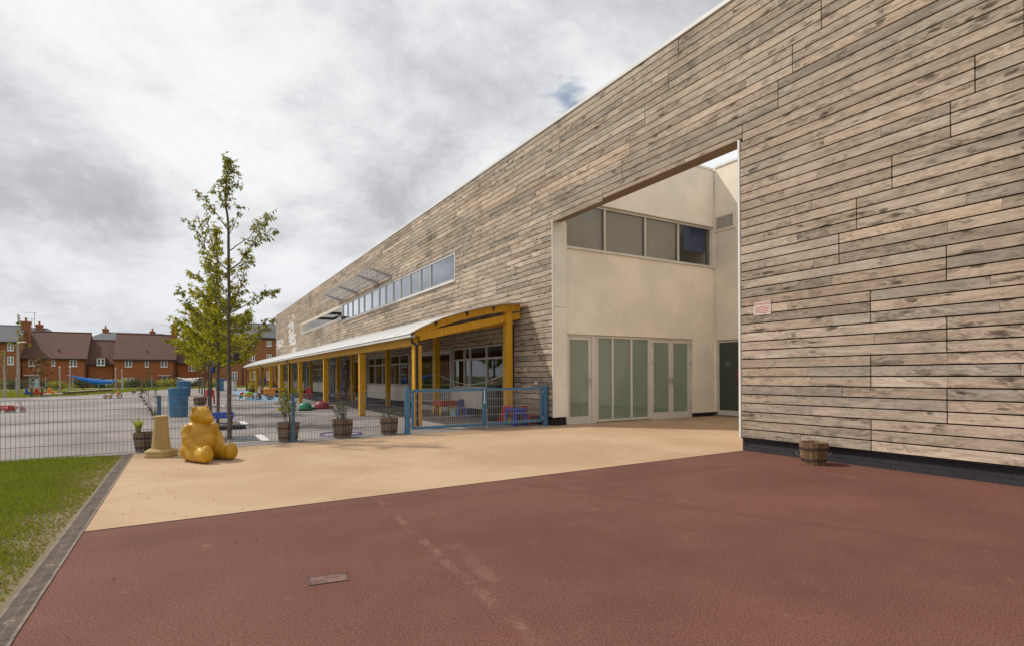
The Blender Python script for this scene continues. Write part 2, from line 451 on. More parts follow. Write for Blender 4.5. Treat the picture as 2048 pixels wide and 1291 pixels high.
M['plinth'] = mat_brick('dark_plinth_brick', (.030, .029, .034), (.042, .040, .046), (.022, .022, .024))
M['cream'] = mat_render('cream_render', (.83, .755, .65), .2)
M['cream2'] = mat_render('cream_panel', (.80, .74, .65), .2)
M['alu'] = paint('pale_aluminium', (.52, .51, .49), .42, .06, 2, .25)
M['white'] = paint('white_paint', (.76, .75, .73), .45, .05, 2)
M['frame'] = paint('window_frame_grey', (.62, .59, .54), .45, .06, 2, .1)
M['glass'] = mat_glass('window_glass', (.85, .845, .82), 1.25)
M['glass_sky'] = mat_glass('upper_glass', (.55, .60, .64), 3.6)
M['glass_frost'] = mat_glass('frosted_glass', (.72, .82, .74), 1.3, (.50, .58, .48), .30)
M['glass_dark'] = mat_glass('dark_glass', (.36, .42, .37), 1.0, (.10, .13, .10), .4)
M['room'] = paint('room_wall', (.42, .40, .36), .85)
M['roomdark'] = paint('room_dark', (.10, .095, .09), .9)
M['blind'] = paint('grey_roller_blind', (.42, .41, .38), .85, .08, 1)
M['wood'] = mat_stain_timber('orange_stained_timber', (.54, .265, .010), (.70, .385, .022))
M['poly'] = None
M['black'] = paint('black_metal', (.012, .012, .013), .45)
M['blue'] = paint('blue_powder_coat', (.055, .165, .285), .42, .1, 4)
M['wire'] = paint('grey_blue_wire', (.15, .185, .225), .45, .1, 3, .3)
M['galv'] = paint('galvanised_steel', (.42, .43, .44), .42, .12, 6, .6)
M['steel'] = paint('dull_steel', (.20, .20, .20), .5, .15, 8, .5)
M['barrel'] = mat_barrel()
M['rust'] = paint('rusty_hoop', (.045, .026, .016), .7, .3, 12)
M['soilp'] = paint('potting_soil', (.045, .032, .022), .95, .3, 30, bmp=.5)
M['stem'] = paint('plant_stem', (.12, .085, .045), .8, .3, 10)
def mat_poly():
    m, nt, bs = newmat('white_polycarbonate')
    co = ocoord(nt)
    c = mix(nt, ramp(nt, noise(nt, co, 1.2, 6, .7), .5, .75, 0, .4), (.74, .75, .74), (.50, .50, .47))
    L(nt, c, bs.inputs['Base Color']); bs.inputs['Roughness'].default_value = .3
    tr = N(nt, 'ShaderNodeBsdfTranslucent'); tr.inputs[0].default_value = (.72, .74, .72, 1)
    mx = N(nt, 'ShaderNodeMixShader'); mx.inputs[0].default_value = .16
    L(nt, bs.outputs[0], mx.inputs[1]); L(nt, tr.outputs[0], mx.inputs[2]); L(nt, mx.outputs[0], nt.nodes['Material Output'].inputs[0])
    return m
M['poly'] = mat_poly()
for k, c, r in (('t_red', (.50, .022, .02), .4), ('t_blue', (.012, .06, .42), .4), ('t_yellow', (.72, .46, .03), .4), ('t_green', (.01, .22, .11), .35),
                ('t_orange', (.75, .24, .012), .4), ('t_lime', (.28, .55, .04), .4), ('t_navy', (.012, .03, .14), .45), ('t_cyan', (.30, .50, .55), .45),
                ('t_black', (.014, .014, .015), .5), ('t_white', (.72, .72, .70), .45), ('t_maroon', (.30, .02, .035), .35), ('t_purple', (.09, .06, .33), .4)):
    M[k] = paint(k.replace('t_', 'plastic_'), c, r, .08, 5)
M['bark'] = paint('tree_bark', (.105, .078, .055), .9, .35, 14, bmp=.6)
M['paleb'] = paint('pale_bark', (.36, .31, .25), .85, .2, 9)
M['leafA'] = mat_leaf('cherry_leaf', (.105, .125, .016), (.30, .32, .040), (.20, .12, .03), .5)
M['leafB'] = mat_leaf('bright_leaf', (.150, .180, .012), (.40, .42, .040), (.42, .32, .03), .55)
M['leafC'] = mat_leaf('shrub_leaf', (.030, .055, .014), (.090, .135, .035), None, .25)
M['leafO'] = mat_leaf('autumn_leaf', (.09, .075, .03), (.24, .105, .035), None, .3)
M['grass'] = mat_leaf('grass_blade', (.125, .180, .010), (.27, .32, .028), (.27, .21, .09), .3)
M['brick'] = mat_brick('orange_brick', (.42, .125, .035), (.32, .092, .030), (.30, .15, .075))
M['brickb'] = mat_brick('dark_orange_brick', (.36, .125, .045), (.28, .098, .040), (.27, .15, .08))
M['tile'] = mat_tiles('brown_roof_tiles', (.135, .060, .043), (.108, .050, .038))
M['slate'] = mat_tiles('grey_slates', (.115, .115, .125), (.095, .097, .108))
M['stone'] = mat_render('buff_cast_stone', (.40, .285, .115), .45)
def mat_bear():
    m, nt, bs = newmat('ochre_gloss_paint')
    co = ocoord(nt)
    n1 = noise(nt, co, 3.5, 6, .65); n2 = noise(nt, co, 16, 5, .7)
    c = mix(nt, ramp(nt, n1, .35, .68), (.41, .205, .005), (.55, .300, .008))
    c = mix(nt, ramp(nt, n2, .56, .74, 0, .55), c, (.30, .14, .016))
    L(nt, c, bs.inputs['Base Color']); L(nt, ramp(nt, n2, .3, .7, .27, .45), bs.inputs['Roughness'])
    bump(nt, bs, noise(nt, co, 45, 3), .06, .004)
    return m
M['bear'] = mat_bear()

# ================================================================== GROUND
def sheet(name, poly, z, mat, cuts=0):
    mb = MB(); mb.add([(p[0], p[1], z) for p in poly], [tuple(range(len(poly)))])
    return struct(mb.build(name, mat))
def mat_field():
    m, nt, bs = newmat('rough_grass_ground')
    co = ocoord(nt)
    c = mix(nt, ramp(nt, noise(nt, co, .6, 6, .7), .35, .65), (.10, .135, .024), (.19, .21, .05))
    c = mix(nt, ramp(nt, noise(nt, co, 2.5, 6, .7), .5, .75, 0, .5), c, (.21, .19, .09))
    L(nt, c, bs.inputs['Base Color']); bs.inputs['Roughness'].default_value = .95
    return m
M['field'] = mat_field()
sheet('ground', [(-1500,-900), (1500,-900), (1500,2400), (-1500,2400)], -.014, M['field'])
FL = lambda x: 11.135 + .077*x                                   # plan line of the mesh fence
sheet('playground_asphalt', [(-60, FL(-60)), (-.9, FL(-.9)), (4.07, FL(4.07)), (7.9, FL(7.9)+.02), (14, 12), (14, 78), (.3, 76), (-3.4, 68), (-5.1, 59), (-7.1, 51.8), (-11, 48.5), (-60, 46)], -.007, M['asphalt'])
sheet('buff_paving', [(-.737, 5.66), (7.9, 5.93), (7.98, 5.93), (14.2, 5.93), (14.2, 11.9), (7.9, FL(7.9)), (-.771, FL(-.8))], 0, M['buff'])
sheet('red_paving', [(-.655, -8), (8.1, -8), (8.1, 5.9355), (-.737, 5.656)], 0, M['red'])
sheet('lawn_soil', [(-30, -8), (-.789, -8), (-.872, 5.7), (-.905, FL(-.9)), (-30, FL(-30))], -.004, M['soil'])
b = MB()
b.bar((-.735, 5.658, .0), (7.9, 5.932, .0), .012, .006); struct(b.build('paving_edge_strip', M['dark']))
# concrete kerb under the fence
b = MB(); b.bar((-12, FL(-12)-.02, -.002), (4.2, FL(4.2)-.02, -.002), .07, .02); struct(b.build('fence_kerb', paint('kerb_concrete', (.26, .25, .24), .9, .2, 8)))

# lawn: real blades, thinner and drier towards the drain
g = np.random.default_rng(3)
def blades(n, x0, x1, y0, y1, hmin, hmax, drylim):
    x = g.uniform(x0, x1, n); y = g.uniform(y0, y1, n)
    dry = np.clip((x + .12*np.sin(y*2.3) + .08*np.sin(y*7.1) + 1.44 + g.normal(0, .17, n))/.42, 0, 1)
    clump = .5 + .5*np.sin(x*2.1 + np.sin(y*1.7)*1.5)*np.sin(y*2.6 + x)
    keep = (g.uniform(0, 1, n) > dry*.74) & (y < 11.135 + .077*x - .03) & (x < -.9)
    x, y, dry, clump = x[keep], y[keep], dry[keep], clump[keep]; n = len(x)
    h = g.uniform(hmin, hmax, n)*(1 - .55*dry)*(.75 + .5*clump); a = g.uniform(0, 2*PI, n); w = g.uniform(.003, .0065, n)*(1 + y*.06)
    le = g.uniform(.2, 1.1, n)*h; b = g.uniform(0, 2*PI, n)
    P = np.zeros((n, 3, 3))
    P[:, 0] = np.stack([x - w*np.cos(a), y - w*np.sin(a), np.full(n, -.004)], 1)
    P[:, 1] = np.stack([x + w*np.cos(a), y + w*np.sin(a), np.full(n, -.004)], 1)
    P[:, 2] = np.stack([x + le*np.cos(b), y + le*np.sin(b), h], 1)
    t = np.zeros((n, 3, 4)); t[:, :, 0] = np.clip(g.normal(.35 + .3*clump, .22, n), 0, 1)[:, None]
    t[:, :, 1] = np.where(g.uniform(0, 1, n) < .06 + .75*dry, g.uniform(.85, 1, n), .3)[:, None]; t[:, :, 3] = 1
    return P.reshape(-1, 3), t.reshape(-1, 4)
def np_tris(name, P, t, mat):
    me = bpy.data.meshes.new(name); n = len(P)//3
    me.vertices.add(len(P)); me.vertices.foreach_set('co', P.astype(np.float32).ravel())
    me.loops.add(len(P)); me.loops.foreach_set('vertex_index', np.arange(len(P), dtype=np.int32))
    me.polygons.add(n); me.polygons.foreach_set('loop_start', np.arange(0, len(P), 3, dtype=np.int32))
    me.polygons.foreach_set('loop_total', np.full(n, 3, dtype=np.int32))
    at = me.color_attributes.new('tone', 'FLOAT_COLOR', 'POINT'); at.data.foreach_set('color', t.astype(np.float32).ravel())
    me.update(); me.validate(); me.materials.append(mat)
    o = bpy.data.objects.new(name, me); COL.objects.link(o); return o
A1 = blades(190000, -4.6, -.9, 2.6, 11.0, .018, .05, 0)
A2 = blades(50000, -13, -4.6, 5, 11.0, .02, .055, 0)
o = np_tris('lawn_grass', np.concatenate([A1[0], A2[0]]), np.concatenate([A1[1], A2[1]]), M['grass'])
struct(o, 'stuff'); o['label'] = 'short mown green lawn with a dry bare edge along the drain'

# far verge: rougher grass beyond the playground
def verge():
    n = 26000
    u = g.uniform(-16, 12, n); v = g.uniform(0, 1, n)**1.5*26
    edge = np.interp(u, [-60, -11, -7.1, -5.1, -3.4, .3, 14], [46, 48.5, 51.8, 59, 68, 76, 78])
    x, y = u, edge + v + .1
    h = g.uniform(.06, .22, n); a = g.uniform(0, 2*PI, n); w = g.uniform(.02, .05, n)
    P = np.zeros((n, 3, 3))
    P[:, 0] = np.stack([x - w*np.cos(a), y - w*np.sin(a), np.full(n, -.014)], 1)
    P[:, 1] = np.stack([x + w*np.cos(a), y + w*np.sin(a), np.full(n, -.014)], 1)
    P[:, 2] = np.stack([x + .05*np.sin(a*3), y + .05*np.cos(a*5), h], 1)
    t = np.zeros((n, 3, 4)); t[:, :, 0] = g.uniform(.2, 1, n)[:, None]; t[:, :, 1] = g.uniform(.2, 1, n)[:, None]; t[:, :, 3] = 1
    return P.reshape(-1, 3), t.reshape(-1, 4)
o = np_tris('verge_grass', *verge(), M['grass']); struct(o, 'stuff'); o['label'] = 'rough grass verge beyond the far edge of the playground'

# drain channel with slotted cast gratings
dr = thing('drainage_channel', 'long slotted grey drain channel between the lawn and the paving', 'drain', (-.8, 7, 0))
b = MB(); b2 = MB()
y = -1.0
while y < FL(-.85) - .05:
    y1 = min(y + .5, FL(-.85) - .02)
    cx = -.80 - .006*(y-5)
    b.box((cx-.068, y+.003, -.012), (cx-.052, y1-.003, .007)); b.box((cx+.052, y+.003, -.012), (cx+.068, y1-.003, .007))
    b.box((cx-.005, y+.003, -.012), (cx+.005, y1-.003, .0045))
    yy = y + .008
    while yy < y1 - .01:
        b.box((cx-.052, yy, -.012), (cx+.052, yy+.0075, .006)); yy += .0165
    b.lathe([(.0, .010), (.011, .010), (.012, .004)], 8, (cx, (y+y1)/2, 0)); b.box((cx-.02, (y+y1)/2-.02, -.01), (cx+.02, (y+y1)/2+.02, .0068))
    y += .5
b.build('grating', paint('cast_iron_grating', (.165, .125, .10), .8, .3, 10, .0, dirt=(.24, .18, .13)), dr, world=True)
b = MB(); ye_ = FL(-.85)-.03; b.prism([(-.831, -1), (-.697, -1), (-.80-.006*(ye_-5)+.067, ye_), (-.80-.006*(ye_-5)-.067, ye_)], 'z', -.03, -.0025); b.build('trough', M['dark'], dr, world=True)

# recessed access cover in the red tarmac
mc = thing('access_cover', 'small rusty rectangular access cover set in the red tarmac', 'manhole cover', (.75, 3.53, 0), rad(-8))
b = MB(); b.box((-.105, -.066, -.01), (.105, .066, .0035)); b.build('lid', paint('worn_cover', (.15, .075, .058), .75, .4, 18, .1, dirt=(.25, .17, .14)), mc, bevel=.002)
b = MB()
for s in (-1, 1):
    b.box((-.118, s*.070-.004, -.01), (.118, s*.070+.004, .005)); b.box((s*.109-.004, -.066, -.01), (s*.109+.004, .066, .005))
b.build('frame', paint('cover_frame', (.07, .045, .04), .7, .3, 15), mc)

# small litter: leaves and pebbles on the paving
lit = MB()
for i in range(110):
    x = R.uniform(-.6, 7.5); y = R.uniform(4.2, 10.8)
    lit.cbox((x, y, .003), (R.uniform(.005, .014), R.uniform(.004, .009), .004), Matrix.Rotation(R.uniform(0, 3), 3, 'Z'), (R.random(), R.random(), .5, 1))
o = lit.build('grit_and_leaf_litter', mat_leaf('litter', (.05, .035, .02), (.30, .25, .18)), tone=True); struct(o, 'stuff'); o['label'] = 'specks of grit and dry leaf scattered on the paving'

# painted markings and tree pits
WP = paint('worn_white_line_paint', (.60, .59, .55), .8, .15, 6, dirt=(.33, .30, .29))
b = MB()
b.add([(2.55, 37, -.003), (2.95, 33.3, -.003), (4.2, 31, -.003), (7.2, 33, -.003), (7.2, 47, -.003), (5.3, 58, -.003), (3.4, 60, -.003), (3.2, 44, -.003)], [tuple(range(8))])
struct(b.build('blue_painted_patch', paint('worn_blue_ground_paint', (.16, .30, .44), .85, .2, 1.5, dirt=(.26, .27, .28))))
b = MB()
def line(p, q, w): b.bar((*p, -.0025), (*q, -.0025), w, .002)
line((2.55, 37), (2.95, 33.3), .09)
for yy in (33.5, 36, 40.5): line((4.7, yy), (7.2, yy+.2), .08)
line((4.95, 24.6), (7.6, 25.2), .12)
struct(b.build('painted_white_line', WP))

# ================================================================== SCHOOL BUILDING
W = 7.88
ROOF = 7.49
B = thing('school_building', 'long two storey school clad in weathered grey timber boards with a tall open porch', 'school', (W, 30, 0))
ROW0, PITCH, NROW = .22, (ROOF - .22)/51, 51
def rz(i): return ROW0 + PITCH*i
Z5 = rz(37); Z31 = rz(31); Z30 = rz(30); Z14 = rz(14); ZL = rz(34) + .06
OPEN = [(5.97, 11.37, -1, 5.13), (17.2, 33.1, Z30, Z5), (33.1, 46.7, Z31, Z5)]
GF = [(13.94, 17.55, 'win', [15.03, 16.18, 16.6]), (17.6, 20.85, 'door', [19.2]), (21.9, 27.9, 'win', [23.1, 24.3, 25.5, 26.7]), (28.2, 30.7, 'door', [29.45]),
      (31.4, 34.6, 'porch', []), (35.0, 36.6, 'door', [35.8]), (37.2, 42.0, 'win', [38.4, 39.6, 40.8]), (42.6, 44.6, 'door', [43.6]),
      (45.5, 50.2, 'win', [46.7, 47.9, 49.1]), (51, 53, 'door', [52]), (53.6, 58.4, 'win', [54.8, 56, 57.2])]
for a in GF: OPEN.append((a[0], a[1], -1 if a[2] != 'win' else .20, Z14))
PALE = [(49.4, 52.4, 3.9, 4.9), (49.2, 51.0, 3.2, 3.75), (50.7, 52.9, 4.8, 5.5), (51.6, 53.0, 5.5, 6.1), (50.2, 51.0, 5.1, 6.6), (56.0, 58.0, 4.0, 4.9), (58.5, 60.6, 4.0, 4.9)]
cl = MB(); bl = (MB(), MB())
def cut_row(z0, z1):
    """free intervals along the facade for a board row"""
    iv = [(-9.0, 61.0)]
    for y0, y1, a, c in OPEN:
        if a < (z0+z1)/2 < c:
            nv = []
            for p, q in iv:
                if y1 <= p or y0 >= q: nv.append((p, q)); continue
                if y0 - p > .05: nv.append((p, y0 - .006))
                if q - y1 > .05: nv.append((y1 + .006, q))
            iv = nv
    return iv
rb = random.Random(21)
LEN = 3.55
for i in range(NROW):
    gi = i//3
    off = (3.94 if gi % 2 == 0 else 3.08) if gi < 6 else 4.35 - .44*(gi-6) + (0.2 if gi % 3 else 0)
    js = sorted([off + LEN*k for k in range(-6, 20)])
    z0, z1 = rz(i) + .0085, rz(i+1) - .0085
    # the lowest and lintel rows are trimmed to the openings
    for p, q in cut_row(rz(i), rz(i+1)):
        cuts = [p] + [j for j in js if p + .12 < j < q - .12] + [q]
        for a, c in zip(cuts, cuts[1:]):
            aa = a + (.006 if a != p else 0); cc = c - (.006 if c != q else 0)
            parts = [(aa, cc)]
            if cc - aa > 1.2 and rb.random() < .62:
                m = aa + (cc-aa)*rb.uniform(.2, .8); parts = [(aa, m - .0012), (m + .0012, cc)]
            for u, v in parts:
                far = min(1, max(0, (u-8)/30))
                tone = (min(1, max(0, rb.gauss(.52, .2))), min(1, max(0, rb.gauss(.46 + .08*far, .27))), rb.random(), min(1, max(0, rb.gauss(.38 + .25*far, .33))))
                dx = rb.uniform(0, .0035)
                zz1 = z1; zz0 = z0
                if i == 34 and u >= 5.9 and v <= 11.45: zz0 = max(zz0, 5.13)
                if u > 40:                       # far end: many short boards, some bleached almost white
                    w = u
                    while w < v - .02:
                        w1 = min(v, w + rb.uniform(.5, 1.3)); zc = (zz0+zz1)/2
                        white = any(a < (w+w1)/2 < c and e < zc < f for a, c, e, f in PALE) and rb.random() < .86
                        ((bl[0] if w < 54 else bl[1]) if white else cl).box((W + dx, w, zz0), (W + .024, w1 - .002, zz1), (tone[0]*.7 + rb.uniform(0, .3), tone[1], rb.random(), tone[3]))
                        w = w1
                    continue
                cl.box((W + dx, u, zz0), (W + .024, v, zz1), tone)
cl.build('timber_cladding', M['clad'], B, tone=True, world=True, bevel=.0022)

M['bleach'] = paint('bleached_board', (.66, .64, .62), .8, .12, 3, dirt=(.42, .38, .33))
for q in bl: q.build('bleached_cladding', M['bleach'], B, tone=True, world=True)

def wall_cells(mb, u0, u1, z0, z1, holes, put):
    us = sorted({u0, u1} | {max(u0, min(u1, h[k])) for h in holes for k in (0, 1)})
    zs = sorted({z0, z1} | {max(z0, min(z1, h[k])) for h in holes for k in (2, 3)})
    for a, c in zip(us, us[1:]):
        run = None
        for p, q in zip(zs, zs[1:]):
            hole = any(h[0] <= (a+c)/2 <= h[1] and h[2] <= (p+q)/2 <= h[3] for h in holes)
            if hole:
                if run: put(a, c, *run); run = None
            else: run = (run[0], q) if run else (p, q)
        if run: put(a, c, *run)
mb = MB()
wall_cells(mb, 11.46, 60.97, .21, 7.46, OPEN, lambda a, c, p, q: mb.box((W+.034, a, p), (W+.26, c, q)))
wall_cells(mb, -9, 5.93, .21, 7.46, [], lambda a, c, p, q: mb.box((W+.034, a, p), (W+.26, c, q)))
mb.build('membrane_wall', M['dark'], B, world=True)
# lintel over the porch, with its brown soffit
mb = MB(); mb.box((W+.034, 5.93, 5.14), (W+.28, 11.46, 7.46)); mb.build('lintel_wall', M['cream'], B, world=True)
mb = MB(); mb.box((W+.004, 5.97, 5.118), (W+.30, 11.40, 5.138)); mb.build('soffit', paint('brown_soffit', (.20, .135, .075), .7, .12, 2), B, world=True, bevel=.002)
# plinth
mb = MB()
mb.box((W+.06, -9, -.05), (14.1, 5.965, .209)); mb.box((W+.06, 11.47, -.05), (W+.24, 60.9, .209)); mb.build('plinth', M['plinth'], B, world=True)
mb = MB(); mb.box((W+.015, -9, .205), (W+.035, 5.955, .216)); mb.box((W+.015, 11.43, .205), (W+.035, 60.9, .216)); mb.build('base_trim', M['black'], B, world=True)
# main body behind the facade, roof, coping
mb = MB()
mb.box((14.2, -9, -.05), (26, 11.5, 7.5)); mb.box((W+.26, -9, .212), (14.2, 5.70, 7.3))
mb.box((13.0, 17.5, 0), (26, 61, 7.3))
mb.box((W+.26, 60.6, 0), (13, 61, 7.3)); mb.box((14.2, 11.5, 0), (26, 17.5, 7.3))
mb.build('rear_body', M['cream'], B, world=True)
for a_, c_ in (((W+.26, 11.8, 7.2), (13, 33, 7.34)), ((W+.26, 46.9, 7.2), (13, 60.6, 7.34)), ((13.002, 11.8, 7.2), (14.2, 17.5, 7.34))):
    mb = MB(); mb.box(a_, c_); mb.build('roof', M['alu'], B, world=True)
mb = MB()
mb.box((W-.022, -9, ROOF+.003), (W+.30, 61.02, ROOF+.085)); mb.build('coping', M['white'], B, world=True, bevel=.006)
for a_, c_ in (((W-.012, 5.945, .21), (W+.30, 5.985, 5.116)), ((W-.006, 11.372, .21), (W+.02, 11.402, 5.13)), ((W-.008, 60.98, .2), (W+.3, 61.01, 7.48))):
    mb = MB(); mb.box(a_, c_); mb.build('corner_trim', M['white'], B, world=True, bevel=.003)
mb = MB(); mb.box((W+.04, 5.70, .212), (14.2, 5.93, 7.4)); mb.build('porch_side_wall', M['cream'], B, world=True)

def boxes(name, lst, mat, bevel=0, parent=None):
    for a, c in lst:
        q = MB(); q.box(a, c); q.build(name, mat, parent or B, world=True, bevel=bevel)
# --- porch: reveal wall with strip windows and a glazed entrance
YR = 11.50
HOL = [(8.37, 13.03, -1, 2.32), (8.36, 13.96, 4.54, 5.77)]
mb = MB()
wall_cells(mb, 8.10, 14.2, .12, 7.50, HOL, lambda a, c, p, q: mb.box((a, YR, p), (c, YR+.25, q)))
mb.build('porch_wall', M['cream'], B, world=True)
mb = MB()
mb.box((14.0, 5.93, 2.30), (14.2, YR, 7.56)); mb.box((14.0, 11.43, .12), (14.2, YR, 2.30)); mb.box((14.0, 5.93, .12), (14.2, 10.55, 2.30))
mb.build('porch_back_wall', M['cream'], B, world=True)
boxes('porch_coping', [((13.97, 5.9, 7.563), (14.3, 11.45, 7.63)), ((8.2, YR-.03, 7.503), (13.965, YR+.28, 7.57))], M['white'])
boxes('porch_plinth', [((13.05, YR+.03, -.02), (13.99, YR+.2, .118)), ((14.04, 5.95, -.02), (14.2, 10.5, .118)), ((7.96, 11.45, -.02), (8.33, 11.7, .205))], M['dark'])
mb = MB()
mb.box((W+.026, 11.405, .21), (8.345, 11.452, 2.965)); mb.box((W+.026, 11.405, 2.975), (8.345, 11.452, 5.115)); mb.build('corner_panel', M['cream2'], B, world=True, bevel=.003)
for x in (10.35, 12.1):
    mb = MB(); mb.box((x-.012, YR-.003, 2.42), (x+.012, YR+.01, 4.44)); mb.build('panel_joint', M['cream2'], B, world=True)
mb = MB()
mb.box((13.985, YR-.016, 2.36), (13.999, YR-.002, 7.5))
for yy in (11.42,): mb.box((13.984, yy, 2.36), (13.998, yy+.02, 4.5))
mb.build('panel_joint', M['cream2'], B, world=True)
mb = MB(); mb.box((13.985, YR-.014, 6.5), (13.997, YR-.0165, 7.49)); mb.build('open_joint', M['dark'], B, world=True)

def glazed(parent, name, O, U, Nn, w, h, us, zs, glass, fr=.055, dep=.07, mat=None, heads=None, frame_bottom=None):
    """frame w x h in the plane through O spanned by U and Z, facing Nn; us/zs: inner mullions; panes become children"""
    O, U, Nn = Vector(O), Vector(U), Vector(Nn)
    T = Matrix(((U.x, -Nn.x, 0, O.x), (U.y, -Nn.y, 0, O.y), (0, 0, 1, O.z), (0, 0, 0, 1)))
    mb = MB(T)
    fb = frame_bottom or fr
    mb.box((0, 0, 0), (w, dep, fb)); mb.box((0, 0, h-fr), (w, dep, h))
    mb.box((0, 0, fb), (fr, dep, h-fr)); mb.box((w-fr, 0, fb), (w, dep, h-fr))
    ue = [0] + list(us) + [w]; ze = [0] + list(zs) + [h]
    for u in us: mb.box((u-fr/2, 0, fb), (u+fr/2, dep, h-fr))
    for z in zs:
        for a, c in zip(ue, ue[1:]):
            mb.box((a + (fr if a == 0 else fr/2), 0.002, z-fr/2), (c - (fr if c == w else fr/2), dep, z+fr/2))
    f = mb.build(name, mat or M['frame'], parent, world=True, bevel=.004)
    for a, c in zip(ue, ue[1:]):
        for p, q in zip(ze, ze[1:]):
            pb = MB(T)
            pb.box((a + (fr if a == 0 else fr/2) - .004, dep*.55, p + (fb if p == 0 else fr/2) - .004), (c - (fr if c == w else fr/2) + .004, dep*.55 + .008, q - (fr if q == h else fr/2) + .004))
            pb.build('pane', glass, f, world=True)
    return f
X_, Y_ = Vector((1, 0, 0)), Vector((0, 1, 0))
# upper strip window in the porch
glazed(B, 'window', (8.37, YR+.06, 4.55), X_, -Y_, 5.58, 1.21, [1.36, 2.84, 4.16], [], M['glass'], .05)
boxes('window_sill', [((8.34, YR-.05, 4.505), (13.98, YR+.2, 4.545)), ((8.34, YR-.02, 5.762), (13.98, YR+.05, 5.79))], M['frame'], .004)
mb = MB()
for a, c in ((8.46, 9.68), (9.78, 11.16), (11.26, 12.48)): mb.box((a, YR+.15, 4.62), (c, YR+.156, 5.70))
mb.build('roller_blind', M['blind'], B, world=True)
mb = MB(); mb.box((12.95, YR+.26, 5.02), (13.9, YR+.28, 5.75)); mb.build('display_board', paint('blue_board', (.05, .09, .27), .7), B, world=True)
# entrance: single door, side panel, three fixed lights, double doors
def door(parent, O, U, Nn, w, h, glass, hinge_left=True, handle=True, fr=.085, mat=None, name='door'):
    d = glazed(parent, name, O, U, Nn, w, h, [], [], glass, fr, .05, mat or M['frame'], frame_bottom=.15)
    if handle:
        T = Matrix(((U.x, -Nn.x, 0, O[0]), (U.y, -Nn.y, 0, O[1]), (0, 0, 1, O[2]), (0, 0, 0, 1)))
        hb = MB(T); u = w - .045 if hinge_left else .045; s = -1 if hinge_left else 1
        hb.box((u-.018, -.012, .93), (u+.018, -.001, 1.17)); hb.tube([(u, -.012, 1.08), (u, -.06, 1.08), (u + s*.13, -.06, 1.08)], .011, 8)
        hb.build('handle', M['galv'], d, world=True)
    return d
DZ = .035
door(B, Vector((8.44, YR+.05, DZ)), X_, -Y_, .78, 2.235, M['glass_frost'], True)
mb = MB(); mb.box((8.375, YR+.03, .0), (8.437, YR+.13, 2.31)); mb.box((9.223, YR+.03, .0), (9.26, YR+.13, 2.31)); mb.box((9.262, YR+.045, .0), (9.40, YR+.12, 2.31)); mb.box((8.437, YR+.03, 2.273), (9.223, YR+.13, 2.31)); mb.box((8.40, YR+.0, .0), (9.25, YR+.12, .032))
mb.build('door_frame', M['frame'], B, world=True, bevel=.004)
glazed(B, 'window', (9.405, YR+.04, .02), X_, -Y_, 1.925, 2.29, [.56, 1.24], [], M['glass_frost'], .06, .08)
door(B, Vector((11.40, YR+.05, DZ)), X_, -Y_, .775, 2.235, M['glass_frost'], True)
door(B, Vector((12.185, YR+.05, DZ)), X_, -Y_, .775, 2.235, M['glass_frost'], False)
mb = MB(); mb.box((11.333, YR+.03, 0), (11.393, YR+.13, 2.31)); mb.box((12.968, YR+.03, 0), (13.025, YR+.13, 2.31)); mb.box((11.393, YR+.03, 2.273), (12.968, YR+.13, 2.31)); mb.box((11.393, YR+.0, 0), (12.968, YR+.12, .032))
mb.build('door_frame', M['frame'], B, world=True, bevel=.004)
for x in (11.395, 12.965):
    for z in (.25, 1.55, 2.05): mb = MB(); mb.tube([(x, YR+.02, z), (x, YR+.02, z+.11)], .016, 8); mb.build('hinge', M['galv'], B, world=True)
# dark side door at the back of the porch
d2 = door(B, Vector((14.03, 11.42, .03)), -Y_, -X_, .84, 2.25, M['glass_dark'], True, False, .05)
mb = MB(); mb.box((14.06, 11.18, 1.50), (14.064, 10.96, 1.67)); mb.build('notice', M['white'], d2, world=True)
mb = MB(); mb.bar((14.045, 10.72, 1.05), (14.045, 10.72, 1.42), .025); mb.build('handle', M['t_maroon'], d2, world=True)
# louvre vent on the back wall
mb = MB(); mb.box((13.965, 10.72, 5.60), (13.998, 11.46, 5.66)); mb.box((13.965, 10.72, 6.03), (13.998, 11.46, 6.07)); mb.box((13.965, 11.41, 5.66), (13.998, 11.46, 6.03)); mb.box((13.965, 10.72, 5.66), (13.998, 10.79, 6.03))
for k in range(9):
    z = 5.67 + k*.041
    mb.add([(13.968, 10.79, z), (13.968, 11.41, z), (13.996, 11.41, z+.034), (13.996, 10.79, z+.034)], [(0,1,2,3)])
vent = mb.build('vent', M['cream2'], B, world=True)
mb = MB(); mb.box((13.9965, 10.79, 5.66), (13.999, 11.41, 6.03)); mb.build('vent_slot', M['dark'], vent, world=True)

# --- interiors
mb = MB()
mb.box((8.4, 14.0, .0), (13.9, 14.1, 2.74)); mb.box((8.15, YR+.3, -.03), (13.95, 17.3, .0)); mb.box((8.2, YR+.3, 2.75), (13.95, 17.3, 3.2)); mb.box((13.9, YR+.3, 0), (13.95, 17.3, 7))
mb.box((8.4, 15.3, 3.2), (13.9, 15.4, 7.1)); mb.box((8.2, YR+.3, 6.3), (13.9, 15.3, 6.4))
mb.build('room', M['white'], B, world=True)
mb = MB(); mb.box((10.2, 13.3, .55), (10.65, 13.99, .78)); mb.box((10.36, 13.6, .0), (10.5, 13.9, .549)); mb.build('wash_basin', M['galv'], B, world=True, bevel=.03)
mb = MB(); mb.box((10.9, 13.86, 1.0), (11.1, 13.99, 1.35)); mb.build('towel_holder', M['steel'], B, world=True, bevel=.01)
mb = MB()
mb.box((12.6, 17.5, 0), (12.7, 60.5, 3.0)); mb.box((8.15, 17.5, 2.62), (12.6, 60.5, 3.2)); mb.box((8.15, 17.5, -.03), (12.6, 60.5, .005))
